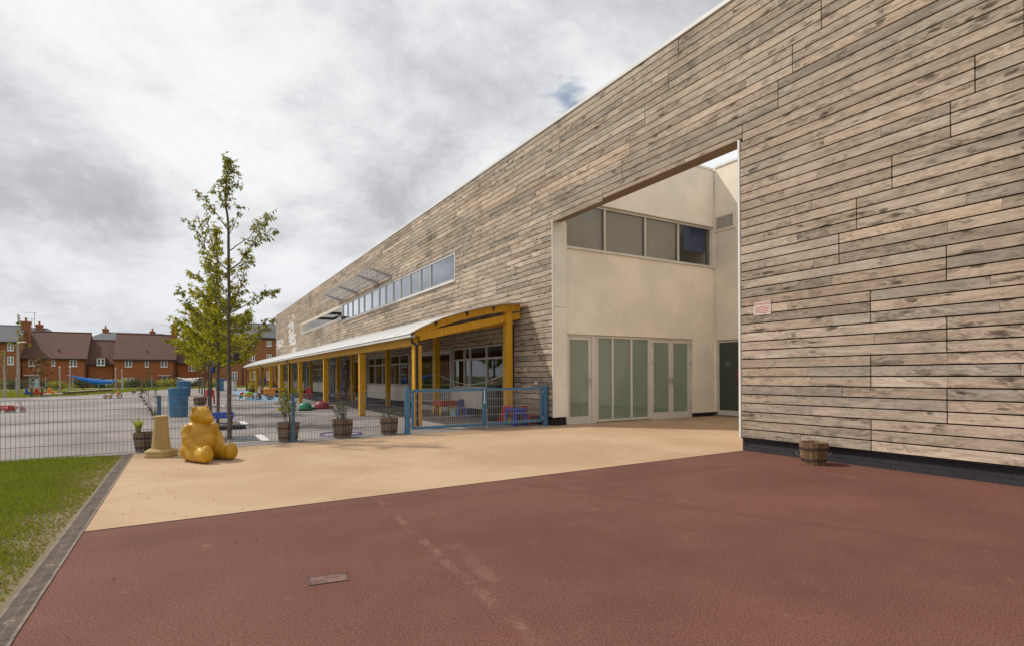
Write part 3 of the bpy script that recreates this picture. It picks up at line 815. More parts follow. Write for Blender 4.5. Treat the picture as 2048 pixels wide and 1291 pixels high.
mb.box((8.15, 13.0, 2.62), (8.35, 17.5, 3.0)); mb.box((8.36, 12, 0), (8.4, 13.6, 2.6))
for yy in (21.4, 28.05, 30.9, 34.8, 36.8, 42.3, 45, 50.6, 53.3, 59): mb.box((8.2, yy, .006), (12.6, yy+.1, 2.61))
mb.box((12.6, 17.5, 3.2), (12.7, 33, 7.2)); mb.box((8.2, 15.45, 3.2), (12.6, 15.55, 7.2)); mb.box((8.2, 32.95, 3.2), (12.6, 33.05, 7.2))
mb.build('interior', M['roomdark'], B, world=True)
# roof terrace behind the long opening
mb = MB(); mb.box((12.3, 33.06, 3.2), (12.5, 46.8, 7.1)); mb.box((8.15, 46.72, 3.2), (12.3, 46.9, 7.1)); mb.box((8.15, 33.06, 3.15), (12.3, 46.7, 3.25)); mb.build('terrace_wall', M['white'], B, world=True)
mb = MB()
for yy in (36.5, 41.0, 45.0): mb.box((8.15, yy, 5.75), (12.3, yy+.12, 5.95))
for xx in (10.2, 12.1): mb.box((xx, 33.1, 5.955), (xx+.1, 46.7, 6.05))
mb.box((10.4, 33.1, 5.3), (10.5, 46.5, 5.42))
mb.build('terrace_beam', M['black'], B, world=True)
mb = MB()
mb.box((W-.015, 33.08, Z31-.02), (W+.2, 46.7, Z31+.03)); mb.box((W-.01, 33.06, Z31+.03), (W+.27, 33.16, Z5)); mb.box((W-.01, 46.62, Z31+.03), (W+.27, 46.72, Z5)); mb.box((W-.01, 33.16, Z5-.08), (W+.2, 46.62, Z5-.002))
mb.build('terrace_frame', M['cream2'], B, world=True)
mb = MB(); mb.tube([(W-.05, 33.05, Z31+.07), (W-.05, 46.6, Z31+.07)], .025); tr_ = mb.build('handrail', M['white'], B, world=True)
mb = MB(); mb.tube([(W-.03, 33.0, Z31+.12), (W-.14, 32.5, Z31+.05)], [.05, .07], 10); mb.box((W-.05, 32.95, Z31-.03), (W+.02, 33.05, Z31+.15)); mb.build('camera_unit', M['black'], B, world=True)

# --- upper strip window in the timber facade
mull = [19.45, 20.48, 21.67, 22.84, 23.84, 24.92, 25.92, 27.16, 28.51, 29.58, 30.82, 31.9]
glazed(B, 'window', (W+.01, 33.05, Z30+.015), -Y_, -X_, 15.83, Z5-Z30-.03, [33.05-m for m in mull][::-1], [], M['glass_sky'], .07, .08, M['alu'])
boxes('window_sill', [((W-.05, 17.18, Z30-.03), (W+.05, 33.08, Z30+.012)), ((W-.012, 17.19, Z30+.015), (W+.05, 17.215, Z5))], M['white'], .004)
mb = MB()
for a, c in zip(mull[4:], mull[5:]): mb.box((W+.3, a+.1, Z30+.05), (W+.31, c-.12, Z5-.42))
mb.build('roller_blind', M['room'], B, world=True)
# sunshade: tapering fins and thin blades above that window
sh = MB()
for k in range(9):
    x = W - .10 - k*.11; z = 5.72 + (W-x)*.27
    sh.bar((x, 24.0, z+.02), (x, 34.0, z+.02), .06, .012, up=(.3, 0, 1))
sun_o = sh.build('sunshade', M['galv'], B, world=True)
for yy in (24.05, 26.0, 29.7, 33.1):
    f = MB(); f.prism([(W-.01, 5.62), (W-1.0, 5.95), (W-1.0, 6.03), (W-.01, 5.80)], 'y', yy-.02, yy+.02); f.build('fin', M['galv'], sun_o, world=True)
    f = MB(); f.tube([(W, yy, 6.35), (W-.5, yy, 5.92)], .008, 6); f.build('stay', M['steel'], sun_o, world=True)

# --- ground floor openings under the canopy
for y0, y1, kind, ms in GF:
    if kind == 'win':
        glazed(B, 'window', (W+.03, y1-.01, .87), -Y_, -X_, y1-y0-.02, Z14-.88, [y1-.01-m for m in ms][::-1], [.93], M['glass'], .06, .08, M['alu'])
        p = MB(); p.box((W+.006, y0+.004, .23), (W+.03, y1-.004, .845)); p.build('spandrel_panel', M['cream2'], B, world=True, bevel=.003)
        p = MB(); p.box((W-.04, y0+.002, .847), (W+.1, y1-.002, .868)); p.build('window_sill', M['alu'], B, world=True)
    elif kind == 'door':
        nd = 2; w = (y1-y0-.16)/2
        p = MB(); p.box((W+.02, y0+.003, .0), (W+.12, y0+.06, Z14-.004)); p.box((W+.02, y1-.06, 0), (W+.12, y1-.003, Z14-.004)); p.box((W+.02, y0+.06, Z14-.06), (W+.12, y1-.06, Z14-.004)); p.box((W+.0, y0+.06, -.005), (W+.12, y1-.06, .028))
        p.build('door_frame', M['alu'], B, world=True, bevel=.004)
        door(B, Vector((W+.04, y1-.07, .03)), -Y_, -X_, w, Z14-.10, M['glass'], True, True, .10, M['alu'])
        door(B, Vector((W+.04, y1-.09-w, .03)), -Y_, -X_, w, Z14-.10, M['glass'], False, True, .10, M['alu'])
    else:
        p = MB(); p.box((W+.03, y1-.9, .1), (W+1.4, y1-.02, Z14-.002)); p.box((W+1.4, y0, .1), (W+1.6, y1, Z14)); p.build('entry_wall', M['cream2'], B, world=True)
        p = MB(); p.box((W+.05, y1-1.6, .02), (W+.10, y1-1.0, Z14-.05)); p.build('dark_door', M['t_navy'], B, world=True)
# warning plate (a thing fixed to the wall)
sg = thing('warning_sign', 'small white metal sign headed WARNING in red on the timber wall right of the porch', 'sign', (W-.004, 5.545, 2.30))
b = MB(); b.box((-.003, -.15, -.105), (.0, .15, .105)); b.build('plate', paint('sign_plate', (.66, .60, .54), .5, .1, 12, dirt=(.45, .30, .22)), sg)
def text(s, size, mat, parent, loc, rot, name='lettering', ext=.0006, align='CENTER'):
    c = bpy.data.curves.new(name, 'FONT'); c.body = s; c.size = size; c.extrude = ext; c.align_x = align; c.align_y = 'CENTER'
    o = bpy.data.objects.new(name, c); COL.objects.link(o); c.materials.append(mat); o.parent = parent; o.location = loc; o.rotation_euler = rot
    bpy.context.view_layer.update(); me = bpy.data.meshes.new_from_object(o.evaluated_get(bpy.context.evaluated_depsgraph_get()))
    bpy.data.objects.remove(o); o = bpy.data.objects.new(name, me); COL.objects.link(o); o.parent = parent; o.location = loc; o.rotation_euler = rot
    if not me.materials: me.materials.append(mat)
    return o
sr = paint('sign_red', (.50, .05, .045), .6)
t = text('WARNING', .062, sr, sg, (-.0042, 0, .068), (PI/2, 0, -PI/2))
b = MB()
rt = random.Random(2)
for k in range(5):
    y = .125; z = .022 - k*.024
    end = -rt.uniform(.09, .125)
    while y > end:
        w = rt.uniform(.012, .035); b.box((-.0045, y, z-.0055), (-.003, max(end-.01, y-w), z+.0055)); y -= w + .009
b.build('small_print', sr, sg)

# ================================================================== COVERED WALKWAY
K = thing('covered_walkway', 'long curved white roofed walkway on orange timber posts along the school front', 'canopy', (6.3, 30, 0))
PROF = [(4.60, 2.27), (4.88, 2.43), (5.47, 2.69), (6.05, 2.88), (6.65, 3.04), (7.25, 3.155), (7.83, 3.21)]
YS, YE = 12.62, 58.6
mb = MB(); n = len(PROF)
segs = 24
for k in range(segs+1):
    y = YS + (YE-YS)*k/segs
    mb.v += [(x, y, z+.012) for x, z in PROF] + [(x, y, z) for x, z in PROF]; mb.t += [(.5,)*4]*(2*n)
for k in range(segs):
    a, c = k*2*n, (k+1)*2*n
    for i in range(n-1):
        mb.f.append((a+i, a+i+1, c+i+1, c+i)); mb.f.append((a+n+i+1, a+n+i, c+n+i, c+n+i+1))
    mb.f.append((a, c, c+n, a+n)); mb.f.append((a+n-1, a+2*n-1, c+2*n-1, c+n-1))
for a in (0, segs*2*n):
    for i in range(n-1): mb.f.append((a+i, a+n+i, a+n+i+1, a+i+1))
mb.build('roof_sheet', M['poly'], K, world=True, smooth=rad(35))
for k in range(38):
    y = YS + .03 + (YE-YS-.06)*k/37
    mb = MB(); n = len(PROF)
    mb.prism([(x, z+.0145) for x, z in PROF] + [(x, z+.023) for x, z in PROF][::-1], 'y', y-.02, y+.02); mb.build('glazing_bar', M['white'], K, world=True)
mb = MB()
mb.box((4.615, YS+.02, 2.205), (4.63, YE, 2.264)); mb.box((4.63, YS+.02, 2.205), (4.72, YE, 2.218)); mb.box((4.72, YS+.02, 2.218), (4.732, YE, 2.26))
mb.build('gutter', M['white'], K, world=True)
mb = MB(); mb.box((4.80, 12.98, 2.02), (4.93, YE-.1, 2.26)); mb.box((7.40, 13.02, 2.62), (7.52, YE-.1, 2.84)); mb.build('eaves_beam', M['wood'], K, world=True, bevel=.006)
FR = [12.9, 17.85, 23.25, 29.1, 32.3, 35.6, 40.4, 45.3, 49.5, 53.5, 57.6]
def arch(y):
    mb = MB(); n = len(PROF)
    top = [(x, z-.012) for x, z in PROF[1:]]; bot = [(x, z-.20+.0*x) for x, z in PROF[1:]][::-1]
    mb.prism(top[:1] + top[1:] + bot, 'y', y-.045, y+.045)
    o = mb.build('arch_beam', M['wood'], K, world=True, bevel=.005)
    c = MB(); c.prism([(4.94, 2.13), (7.83, 2.80), (7.83, 2.985), (4.94, 2.34)], 'y', y-.038, y+.038); c.build('tie_beam', M['wood'], K, world=True, bevel=.005)
    return o
for y in FR: arch(y)
rows = [(4.87, y, 2.40) for y in FR] + [(7.46, y, 3.0) for y in FR]
for i, (x, y, zt) in enumerate(rows):
    mb = MB(); mb.box((x-.095, y-.095, .015), (x+.095, y+.095, zt-.02 if x > 5 else 2.015)); p = mb.build('post', M['wood'], K, world=True, bevel=.008)
    s = MB(); s.box((x-.06, y-.06, -.01), (x+.06, y+.06, .014)); s.build('shoe', M['galv'], p, world=True)
    if x < 5:
        mb = MB(); mb.box((x-.075, y-.05, 2.263), (x+.075, y+.05, 2.36)); mb.build('post_head', M['wood'], p, world=True)
for y in (12.72, 32.15, 45.15, 57.5):
    mb = MB(); mb.tube([(4.68, y, 2.17), (4.68, y, 2.09), (4.80, y-.02, 2.0), (4.80, y-.02, 1.0), (4.80, y-.02, .0)], .035, 10); mb.build('downpipe', M['black'], K, world=True, smooth=rad(50))
mb = MB(); mb.box((7.56, 12.83, .0), (7.62, 12.89, 2.62)); mb.build('downpipe', M['black'], K, world=True)
mb = MB(); mb.tube([(6.35, 12.93, 2.60), (7.36, 12.93, 2.86)], .022, 8); mb.build('lamp_tube', M['white'], K, world=True)
for x, z in ((5.36, 2.55), (6.22, 2.83), (7.0, 3.0)):
    mb = MB(); mb.prism([(x-.05, z+.06), (x+.05, z+.075), (x+.006, z-.05)], 'y', 12.838, 12.852); mb.build('bracket', M['black'], K, world=True)
mb = MB()
for yy in (19, 22, 25, 28): mb.box((6.35, yy, 2.74), (6.47, yy+1.2, 2.80))
mb.build('batten_light', M['white'], K, world=True)
# rope slung under the canopy
rp_ = thing('rope', 'white knotted rope slung between the walkway posts above the gate', 'rope', (7.3, 14.9, 0))
mb = MB()
a, m_, c = Vector((7.46, 17.77, 1.33)), Vector((7.30, 14.95, .99)), Vector((7.40, 12.98, 1.30))
for p, q in ((a, m_), (m_, c)):
    pts = [p.lerp(q, t/10) - Vector((0, 0, .10*math.sin(PI*t/10)*.5)) for t in range(11)]; mb.tube(pts, .012, 6)
mb.ell(m_, (.05, .07, .045)); mb.ell(m_ + Vector((.02, .03, -.05)), (.035, .05, .04)); mb.build('cord', paint('white_rope', (.62, .58, .50), .9, .15, 20), rp_, world=True, smooth=True)
# door stay bar on the wall
st = thing('wall_hook', 'small white plate with a hook bar low on the timber wall behind the gate', 'hook', (W-.01, 12.1, 1.06))
mb = MB(); mb.box((-.014, -.02, -.03), (.012, .12, .03)); mb.build('plate', M['white'], st)
mb = MB(); mb.tube([(-.02, -.02, .0), (-.02, -.62, .01), (.0, -.66, .01)], .008, 6); mb.build('bar', M['galv'], st)

# ================================================================== FENCE AND GATE
FT = math.atan(.077)
Fe = thing('mesh_fence', 'low grey wire mesh fence with blue posts along the edge of the playground', 'fence', (-2.4, FL(-2.4), 0), FT)
def mesh_panel(mb, x0, x1, z0, z1, pitch=.055, hz=.19, w=.0048, y=0.0, double=True):
    n = max(1, round((x1-x0)/pitch))
    for i in range(n+1):
        x = x0 + (x1-x0)*i/n
        mb.add([(x-w/2, y-w/2, z0), (x+w/2, y-w/2, z0), (x+w/2, y+w/2, z0), (x-w/2, y+w/2, z0), (x-w/2, y-w/2, z1), (x+w/2, y-w/2, z1), (x+w/2, y+w/2, z1), (x-w/2, y+w/2, z1)],
               [(0,1,5,4), (1,2,6,5), (2,3,7,6), (3,0,4,7), (4,5,6,7)])
    m = max(1, round((z1-z0)/hz))
    for j in range(m+1):
        z = z0 + (z1-z0)*j/m
        for yy in ((y-w, y+w) if double else (y-w,)): mb.box((x0, yy-.0035, z-.0035), (x1, yy+.0035, z+.0035))
xs = [-9.6, -6.95, -4.5, -.41, 1.76, 4.05]
c_ = math.cos(FT)
def fx(x): return (x + 2.4)/c_
for a, b_ in zip(xs, xs[1:]):
    mb = MB(); mesh_panel(mb, fx(a)+.006, fx(b_)-.006, .035, .925); mb.build('panel', M['wire'], Fe)
for x in xs[:-1]:
    mb = MB(); mb.box((fx(x)-.03, .012, -.02), (fx(x)+.03, .062, .945)); p = mb.build('post', M['blue'], Fe, bevel=.004)
    s = MB(); s.box((fx(x)-.032, .010, .9455), (fx(x)+.032, .064, .953)); s.build('cap', M['black'], p)
GT0, GT1 = Vector((4.10, FL(4.10), 0)), Vector((7.80, 11.60, 0))
gl_ = (GT1-GT0).length; ga = math.atan2(GT1.y-GT0.y, GT1.x-GT0.x)
Ga = thing('double_gate', 'low blue steel double gate with wire mesh leaves beside the timber wall', 'gate', GT0, ga)
for x, w in ((.0, .10), (gl_-.02, .10)):
    mb = MB(); mb.box((x-w/2, -w/2, -.02), (x+w/2, w/2, 1.0)); p = mb.build('post', M['blue'], Ga, bevel=.006)
    s = MB(); s.box((x-w/2-.003, -w/2-.003, 1.0005), (x+w/2+.003, w/2+.003, 1.01)); s.build('cap', M['blue'], p)
mid = gl_*.52
for a, c in ((.10, mid-.008), (mid+.008, gl_-.12)):
    mb = MB()
    mb.box((a, -.025, .10), (a+.055, .025, .97)); mb.box((c-.055, -.025, .10), (c, .025, .97)); mb.box((a+.055, -.025, .10), (c-.055, .025, .155)); mb.box((a+.055, -.025, .915), (c-.055, .025, .97))
    lf = mb.build('leaf', M['blue'], Ga, bevel=.005)
    mb = MB(); mesh_panel(mb, a+.06, c-.06, .16, .91, .05, .19, .0045); mb.build('mesh', M['galv'], lf)
    hx = a - .02 if a < 1 else c + .02
    for z in (.2, .85):
        mb = MB(); mb.box((hx-.03, -.018, z-.02), (hx+.03, .018, z+.02)); mb.tube([(hx, -.02, z-.04), (hx, -.02, z+.04)], .012, 8); mb.build('hinge', M['galv'], lf)
mb = MB(); mb.box((mid-.03, -.045, .66), (mid-.012, -.026, .93)); mb.box((mid-.036, -.055, .62), (mid-.006, -.026, .67)); mb.build('latch', M['white'], Ga, bevel=.002)
mb = MB(); mb.tube([(mid+.04, -.04, .5), (mid+.04, -.04, .02)], .009, 8); mb.build('drop_bolt', M['galv'], Ga)

# ================================================================== BEAR AND PEDESTAL
def frame(px, py, yawdeg):
    p = G(px, py); d = (VR*math.cos(rad(yawdeg)) - VF*math.sin(rad(yawdeg)))   # faces right of picture, turned towards us
    return p, math.atan2(d.y, d.x)
bp, brz = frame(404, 919, 27)
be = MB()
HR = Matrix.Rotation(rad(14), 3, 'Z')
def E_(x, y, z, a, b, c, ry=0, rzz=0, head=False):
    m = Matrix.Rotation(rad(rzz), 3, 'Z') @ Matrix.Rotation(rad(ry), 3, 'Y'); p = Vector((x, y, z))
    if head: q = Vector((-.02, 0, 0)); p = q + HR @ (p - q); m = HR @ m
    be.ell(p, (a, b, c), m, 24, 14)
E_(-.06, 0, .30, .225, .235, .30, 7)          # torso
E_(-.07, 0, .15, .245, .265, .19)             # seat
E_(.02, 0, .25, .20, .205, .20)               # belly
E_(-.07, 0, .46, .165, .205, .14)             # shoulders
E_(-.045, 0, .39, .195, .235, .17)            # chest, filling in to the arms
E_(-.05, 0, .54, .125, .135, .10)             # neck
E_(-.02, 0, .665, .150, .150, .136, head=True)           # skull
E_(.05, 0, .615, .118, .122, .092, head=True)            # cheeks
E_(.125, 0, .610, .070, .070, .058, head=True)           # muzzle
E_(.185, 0, .628, .024, .030, .020, head=True)           # nose
for s in (-1, 1):
    E_(-.04, s*.118, .768, .024, .048, .050, head=True)  # ear
    E_(-.035, s*.215, .435, .082, .070, .12, 12)         # upper arm
    E_(.02, s*.235, .345, .078, .068, .11, -30, s*4)
    E_(.075, s*.232, .275, .085, .066, .080, -55, -s*6)
    E_(.145, s*.212, .228, .105, .062, .062, 22, -s*14)  # forearm
    E_(.225, s*.185, .200, .060, .056, .050)             # paw on thigh
    E_(.12, s*.175, .120, .23, .100, .120, 0, s*4)       # thigh
    E_(.29, s*.188, .108, .15, .094, .108, 0, s*4)
    E_(.40, s*.196, .125, .075, .096, .125)              # upright foot
    E_(.395, s*.196, .225, .045, .056, .042)             # toe hump
zmin = 0.0
bear = be.build('bear_statue', M['bear'], None, smooth=True, loc=(bp.x, bp.y, .002))
bear.rotation_euler = (0, 0, brz); bear.scale = (1.02, 1.02, 1.02)
rm = bear.modifiers.new('Remesh', 'REMESH'); rm.mode = 'VOXEL'; rm.voxel_size = .014; rm.use_smooth_shade = True
sm = bear.modifiers.new('Smooth', 'SMOOTH'); sm.iterations = 16; sm.factor = .6
tag(bear, 'glossy ochre yellow bear statue sitting on the buff paving', 'statue')
for v in bear.data.vertices:
    if v.co.z < 0: v.co.z = 0
def bpart(name, fn, mat):
    m2 = MB(); fn(m2); return m2.build(name, mat, bear, smooth=True)
for s in (-1, 1):
    bpart('eye', lambda m2: m2.ell(Vector((-.02, 0, 0)) + HR @ Vector((.125, s*.072, .682)), (.012, .012, .014)), M['bear'])
    bpart('inner_ear', lambda m2: m2.ell(Vector((-.02, 0, 0)) + HR @ Vector((.0, s*.120, .770)), (.012, .030, .032)), M['bear'])
pp = G(322, 912)
pd = thing('stone_pedestal', 'tapered buff stone pedestal on a square foot beside the bear', 'pedestal', (pp.x, pp.y+.02, 0), -YAW+rad(3))
mb = MB()
def octa(r, z, c=.30):
    k = r*c; return [(r, k, z), (k, r, z), (-k, r, z), (-r, k, z), (-r, -k, z), (-k, -r, z), (k, -r, z), (r, -k, z)]
L8 = [octa(.135, .135), octa(.128, .17), octa(.097, .60), octa(.101, .615), octa(.101, .645), octa(.07, .655)]
vs = [p for l in L8 for p in l]; fs = [tuple(range(8))[::-1], tuple(range(40, 48))]
for i in range(5):
    for k in range(8): fs.append((i*8+k, i*8+(k+1) % 8, (i+1)*8+(k+1) % 8, (i+1)*8+k))
mb.add(vs, fs); mb.build('shaft', M['stone'], pd, bevel=.006)
mb = MB(); L8 = [octa(.195, 0, .62), octa(.195, .045, .62), octa(.185, .052, .62), octa(.19, .062, .62), octa(.19, .095, .62), octa(.155, .125, .5), octa(.14, .136, .4)]
vs = [p for l in L8 for p in l]; fs = [tuple(range(8))[::-1], tuple(range(48, 56))]
for i in range(6):
    for k in range(8): fs.append((i*8+k, i*8+(k+1) % 8, (i+1)*8+(k+1) % 8, (i+1)*8+k))
mb.add(vs, fs); mb.build('foot', M['stone'], pd, bevel=.006)

# ================================================================== TUBS AND PLANTS
def tub(name, label, loc, r=.21, h=.37, group='half barrel planters', handles=False, rz_=0):
    t = thing(name, label, 'planter', loc, rz_, group)
    mb = MB(); mb.lathe([(r*.80, 0), (r*.93, h*.5), (r, h), (r-.022, h), (r-.035, h*.86)], 36); mb.f = [f for f in mb.f if len(f) < 10 or f[0] > 35 or True]
    mb.build('staves', M['barrel'], t, smooth=rad(40))
    for z in (.22, .72):
        m2 = MB(); k = r*(.80+.26*z if z < .5 else .93+.14*(z-.5)) + .002
        rr = r*.80 + (r*.13)*(z/.5) if z < .5 else r*.93 + r*.07*((z-.5)/.5)
        m2.lathe([(rr+.0005, h*z-.018), (rr+.005, h*z-.016), (rr+.006, h*z+.016), (rr+.003, h*z+.018)], 36); m2.build('hoop', M['rust'], t, smooth=rad(40))
    m3 = MB(); m3.lathe([(r-.045, h*.80), (r-.034, h*.865), (0, h*.90)], 24); m3.build('compost', M['soilp'], t, smooth=True)
    if handles:
        for s in (-1, 1):
            m4 = MB(); m4.ring((s*(r+.012), 0, h*.55), .045, .007, 16, 'y', 6, -PI*1.05, .05) ; m4.build('handle', M['galv'], t)
    return t
def leafball(mb, c, r, n, Ls, W_, tone0=.5, droop=.3, rnd=R, spread=.3):
    for i in range(n):
        d = Vector((rnd.gauss(0, 1), rnd.gauss(0, 1), rnd.gauss(0, 1))).normalized(); q = Vector(c) + Vector((d.x*r[0], d.y*r[1], d.z*r[2]))*rnd.random()**.4
        dd = Vector((d.x + rnd.gauss(0, .5), d.y + rnd.gauss(0, .5), d.z*.5 - droop + rnd.gauss(0, .4))).normalized()
        nn = Vector((rnd.gauss(0, .6), rnd.gauss(0, .6), 1)).normalized()
        s = rnd.uniform(.7, 1.25)
        mb.leaf(q, dd, nn, Ls*s, W_*s, (min(1, max(0, rnd.gauss(tone0, spread))), rnd.random(), 0, 1))
def stems_plant(name, label, loc, stems, leafmat, Ls, W_, per, cat='plant', group=None, stemr=.006, rnd=None, tone0=.5):
    """stems: list of polylines in local metres"""
    rnd = rnd or random.Random(len(label))
    t = thing(name, label, cat, loc, 0, group)
    s = MB(); lf = MB()
    for st_ in stems:
        pts = [Vector(p) for p in st_]
        s.tube(pts, [stemr*(1 - .6*i/(len(pts)-1)) for i in range(len(pts))], 6)
        tot = len(pts) - 1
        for k in range(per):
            u = rnd.uniform(.25, 1.0)*tot; i = min(int(u), tot-1); p = pts[i].lerp(pts[i+1], u-i)
            d = Vector((rnd.gauss(0, 1), rnd.gauss(0, 1), rnd.gauss(.1, .6))).normalized()
            sz = rnd.uniform(.6, 1.2)
            lf.leaf(p + d*.01, d, (rnd.gauss(0, .5), rnd.gauss(0, .5), 1), Ls*sz, W_*sz, (min(1, max(0, rnd.gauss(tone0, .28))), rnd.random(), 0, 1))
    s.build('stems', M['stem'], t, smooth=True); lf.build('foliage', leafmat, t, tone=True)
    return t
def bush_stems(n, h, sp, rnd, base=.08, z0=0):
    out = []
    for i in range(n):
        a = rnd.uniform(0, 2*PI); k = rnd.uniform(.4, 1)*sp; hh = h*rnd.uniform(.55, 1)
        b0 = Vector((rnd.uniform(-base, base), rnd.uniform(-base, base), z0))
        out.append([b0, b0 + Vector((math.cos(a)*k*.3, math.sin(a)*k*.3, hh*.45)), b0 + Vector((math.cos(a)*k*.7, math.sin(a)*k*.7, hh*.8)), b0 + Vector((math.cos(a)*k, math.sin(a)*k, hh))])
    return out
tub('planter_tub', 'half barrel tub behind the blue fence post, planted with a leafy green bush', (1.71, 11.62, 0))
tub('planter_tub', 'half barrel tub midway along the fence, planted with reddish leggy stems', (2.78, 11.70, 0), .215, .38)
tub('planter_tub', 'half barrel tub next to the gate post, with little growing in it', (3.80, 11.78, 0), .20, .36)
tub('planter_tub', 'dark tub behind the fence beside the stone pedestal, holding spiky leaves and a spindly shrub', (-.60, 11.42, 0), .21, .32)
wt = tub('planter_tub', 'empty wooden tub with rope handles standing on red tarmac against the timber wall', (7.54, 4.52, 0), .185, .31, 'half barrel planters', True, rad(-30))
r1 = random.Random(4)
stems_plant('leafy_shrub', 'leafy green bush growing in the tub behind the blue fence post', (1.71, 11.62, .32), bush_stems(9, .78, .22, r1), M['leafB'], .085, .062, 22, 'shrub', None, .007, r1, .42)
stems_plant('leggy_shrub', 'leggy reddish stemmed plant in the tub midway along the fence', (2.78, 11.70, .33), bush_stems(11, .42, .26, r1), M['leafC'], .055, .028, 20, 'shrub', None, .005, r1, .6)
stems_plant('dry_shrub', 'tall dry russet twigs rising above the tub midway along the fence', (2.80, 11.74, .33), [[(0, 0, 0), (.02, .03, .5), (.06, .05, .9), (.03, .06, 1.35)], [(.04, 0, 0), (-.02, .0, .35), (-.09, .02, .55), (-.12, .0, .66)], [(0, 0, 0), (.08, .0, .4), (.14, .02, .62), (.2, .0, .70)]], M['leafO'], .05, .03, 42, 'shrub', None, .004, r1, .6)
stems_plant('small_plant', 'few small green sprigs in the tub next to the gate post', (3.80, 11.78, .31), bush_stems(5, .22, .16, r1), M['leafC'], .06, .035, 12, 'plant', None, .004, r1, .7)
stems_plant('spindly_shrub', 'spindly pale leaved shrub rising behind the stone pedestal', (-.50, 11.45, .28), [[(.06, 0, 0), (.02, .0, .25), (-.07, 0, .5), (-.09, 0, .95), (-.05, 0, 1.12)], [(.05, 0, 0), (.04, .03, .3), (.05, .05, .6), (-.02, .02, .85)], [(.05, 0, .05), (-.04, .02, .4), (-.16, .0, .62), (-.2, 0, .78)]], M['leafC'], .06, .022, 75, 'shrub', None, .007, r1, .85)
def spiky(name, label, loc, n, h, mat, rnd):
    t = thing(name, label, 'plant', loc); mb = MB()
    for i in range(n):
        a = rnd.uniform(0, 2*PI); k = rnd.uniform(.15, .5); hh = h*rnd.uniform(.6, 1); w = .010
        d = Vector((math.cos(a), math.sin(a), 0)); s = Vector((-d.y, d.x, 0))*w
        p0 = d*.02; p1 = d*(k*.35*hh) + Vector((0, 0, hh*.6)); p2 = d*(k*hh) + Vector((0, 0, hh))
        tn = (rnd.random(), rnd.random()*.7, 0, 1)
        mb.add([p0-s, p0+s, p1+s*.8, p1-s*.8, p2], [(0,1,2,3), (3,2,4)], tn)
    mb.build('leaves', mat, t, tone=True); return t
spiky('spiky_plant', 'clump of upright spiky green leaves in the dark tub behind the fence', (-.72, 11.38, .26), 70, .36, M['leafB'], r1)
stems_plant('dry_twig', 'single dry twig with a few grey leaves standing in the tub by the timber wall', (7.54, 4.52, .27), [[(0, 0, 0), (.005, 0, .06), (-.01, 0, .12)]], M['leafO'], .03, .015, 5, 'twig', None, .003, r1)

# ================================================================== TREES
def tree(name, label, loc, top, limbs, leafmat, Ls, W_, density, rnd, trunk_r=.045, tone0=.45, group='young trees in a row across the playground', twig=True, lean=0.0, bark='bark'):
    """limbs: polylines of 3-D points in local metres (leader first); leaves hang along limbs and their twigs"""
    t = thing(name, label, 'tree', loc, 0, group)
    tb = MB(); lf = MB()
    for li, (pts, r0, l0, dens) in enumerate(limbs):
        pts = [Vector(p) for p in pts]
        # smooth the polyline a little
        fine = []
        for a, b in zip(pts, pts[1:]):
            for k in range(3): fine.append(a.lerp(b, k/3) + Vector((rnd.gauss(0, 1), rnd.gauss(0, 1), 0))*(.006 if li else .004))
        fine.append(pts[-1])
        m = len(fine) - 1
        tb.tube(fine, [max(.0035, r0*(1 - .86*i/m)) for i in range(m+1)], 8 if li == 0 else 6)
        ln = sum((b-a).length for a, b in zip(fine, fine[1:]))
        nt_ = int(ln*dens*density*(1.7 if li and pts[0].z < 3.2 and density > 19 else 1))
        for k in range(nt_):
            u = l0 + (1-l0)*rnd.random(); i = min(int(u*m), m-1); p = fine[i].lerp(fine[i+1], u*m-i)
            ax = (fine[i+1]-fine[i]).normalized()
            d = Vector((rnd.gauss(0, 1), rnd.gauss(0, 1), rnd.gauss(.15, .5))); d = (d + ax*.7).normalized()
            tl = rnd.uniform(.07, .26)*(1.15 - .5*u)
            q = p + d*tl
            if twig and rnd.random() < .5: tb.tube([p, p + d*tl*.5 + Vector((0, 0, .01)), q], [.0035, .003, .002], 4, caps=False)
            for j in range(rnd.randint(3, 6)):
                w = p.lerp(q, rnd.uniform(.35, 1.05))
                ld = Vector((d.x*.5 + rnd.gauss(0, .55), d.y*.5 + rnd.gauss(0, .55), -.55 + rnd.gauss(0, .45))).normalized()
                s = rnd.uniform(.65, 1.2)
                lf.leaf(w, ld, (rnd.gauss(0, .7), rnd.gauss(0, .7), 1), Ls*s, W_*s, (min(1, max(0, rnd.gauss(tone0, .25))), rnd.random(), 0, 1))
    tb.build('trunk', M[bark], t, smooth=rad(60)); lf.build('crown', leafmat, t, tone=True)
    return t
def zl(pts, sc=273.0, x0=432, y0=1609, rnd=R, dv=.0):
    """outline points of the front tree, measured in the picture, to metres across (u) and up; depth dv grows outwards"""
    out = []
    for i, (x, y) in enumerate(pts):
        u = (x-x0)/sc; h = (y0-y)/sc; v = dv*i/(len(pts)-1)
        p = VR*u + VF*v; out.append((p.x, p.y, h))
    return out
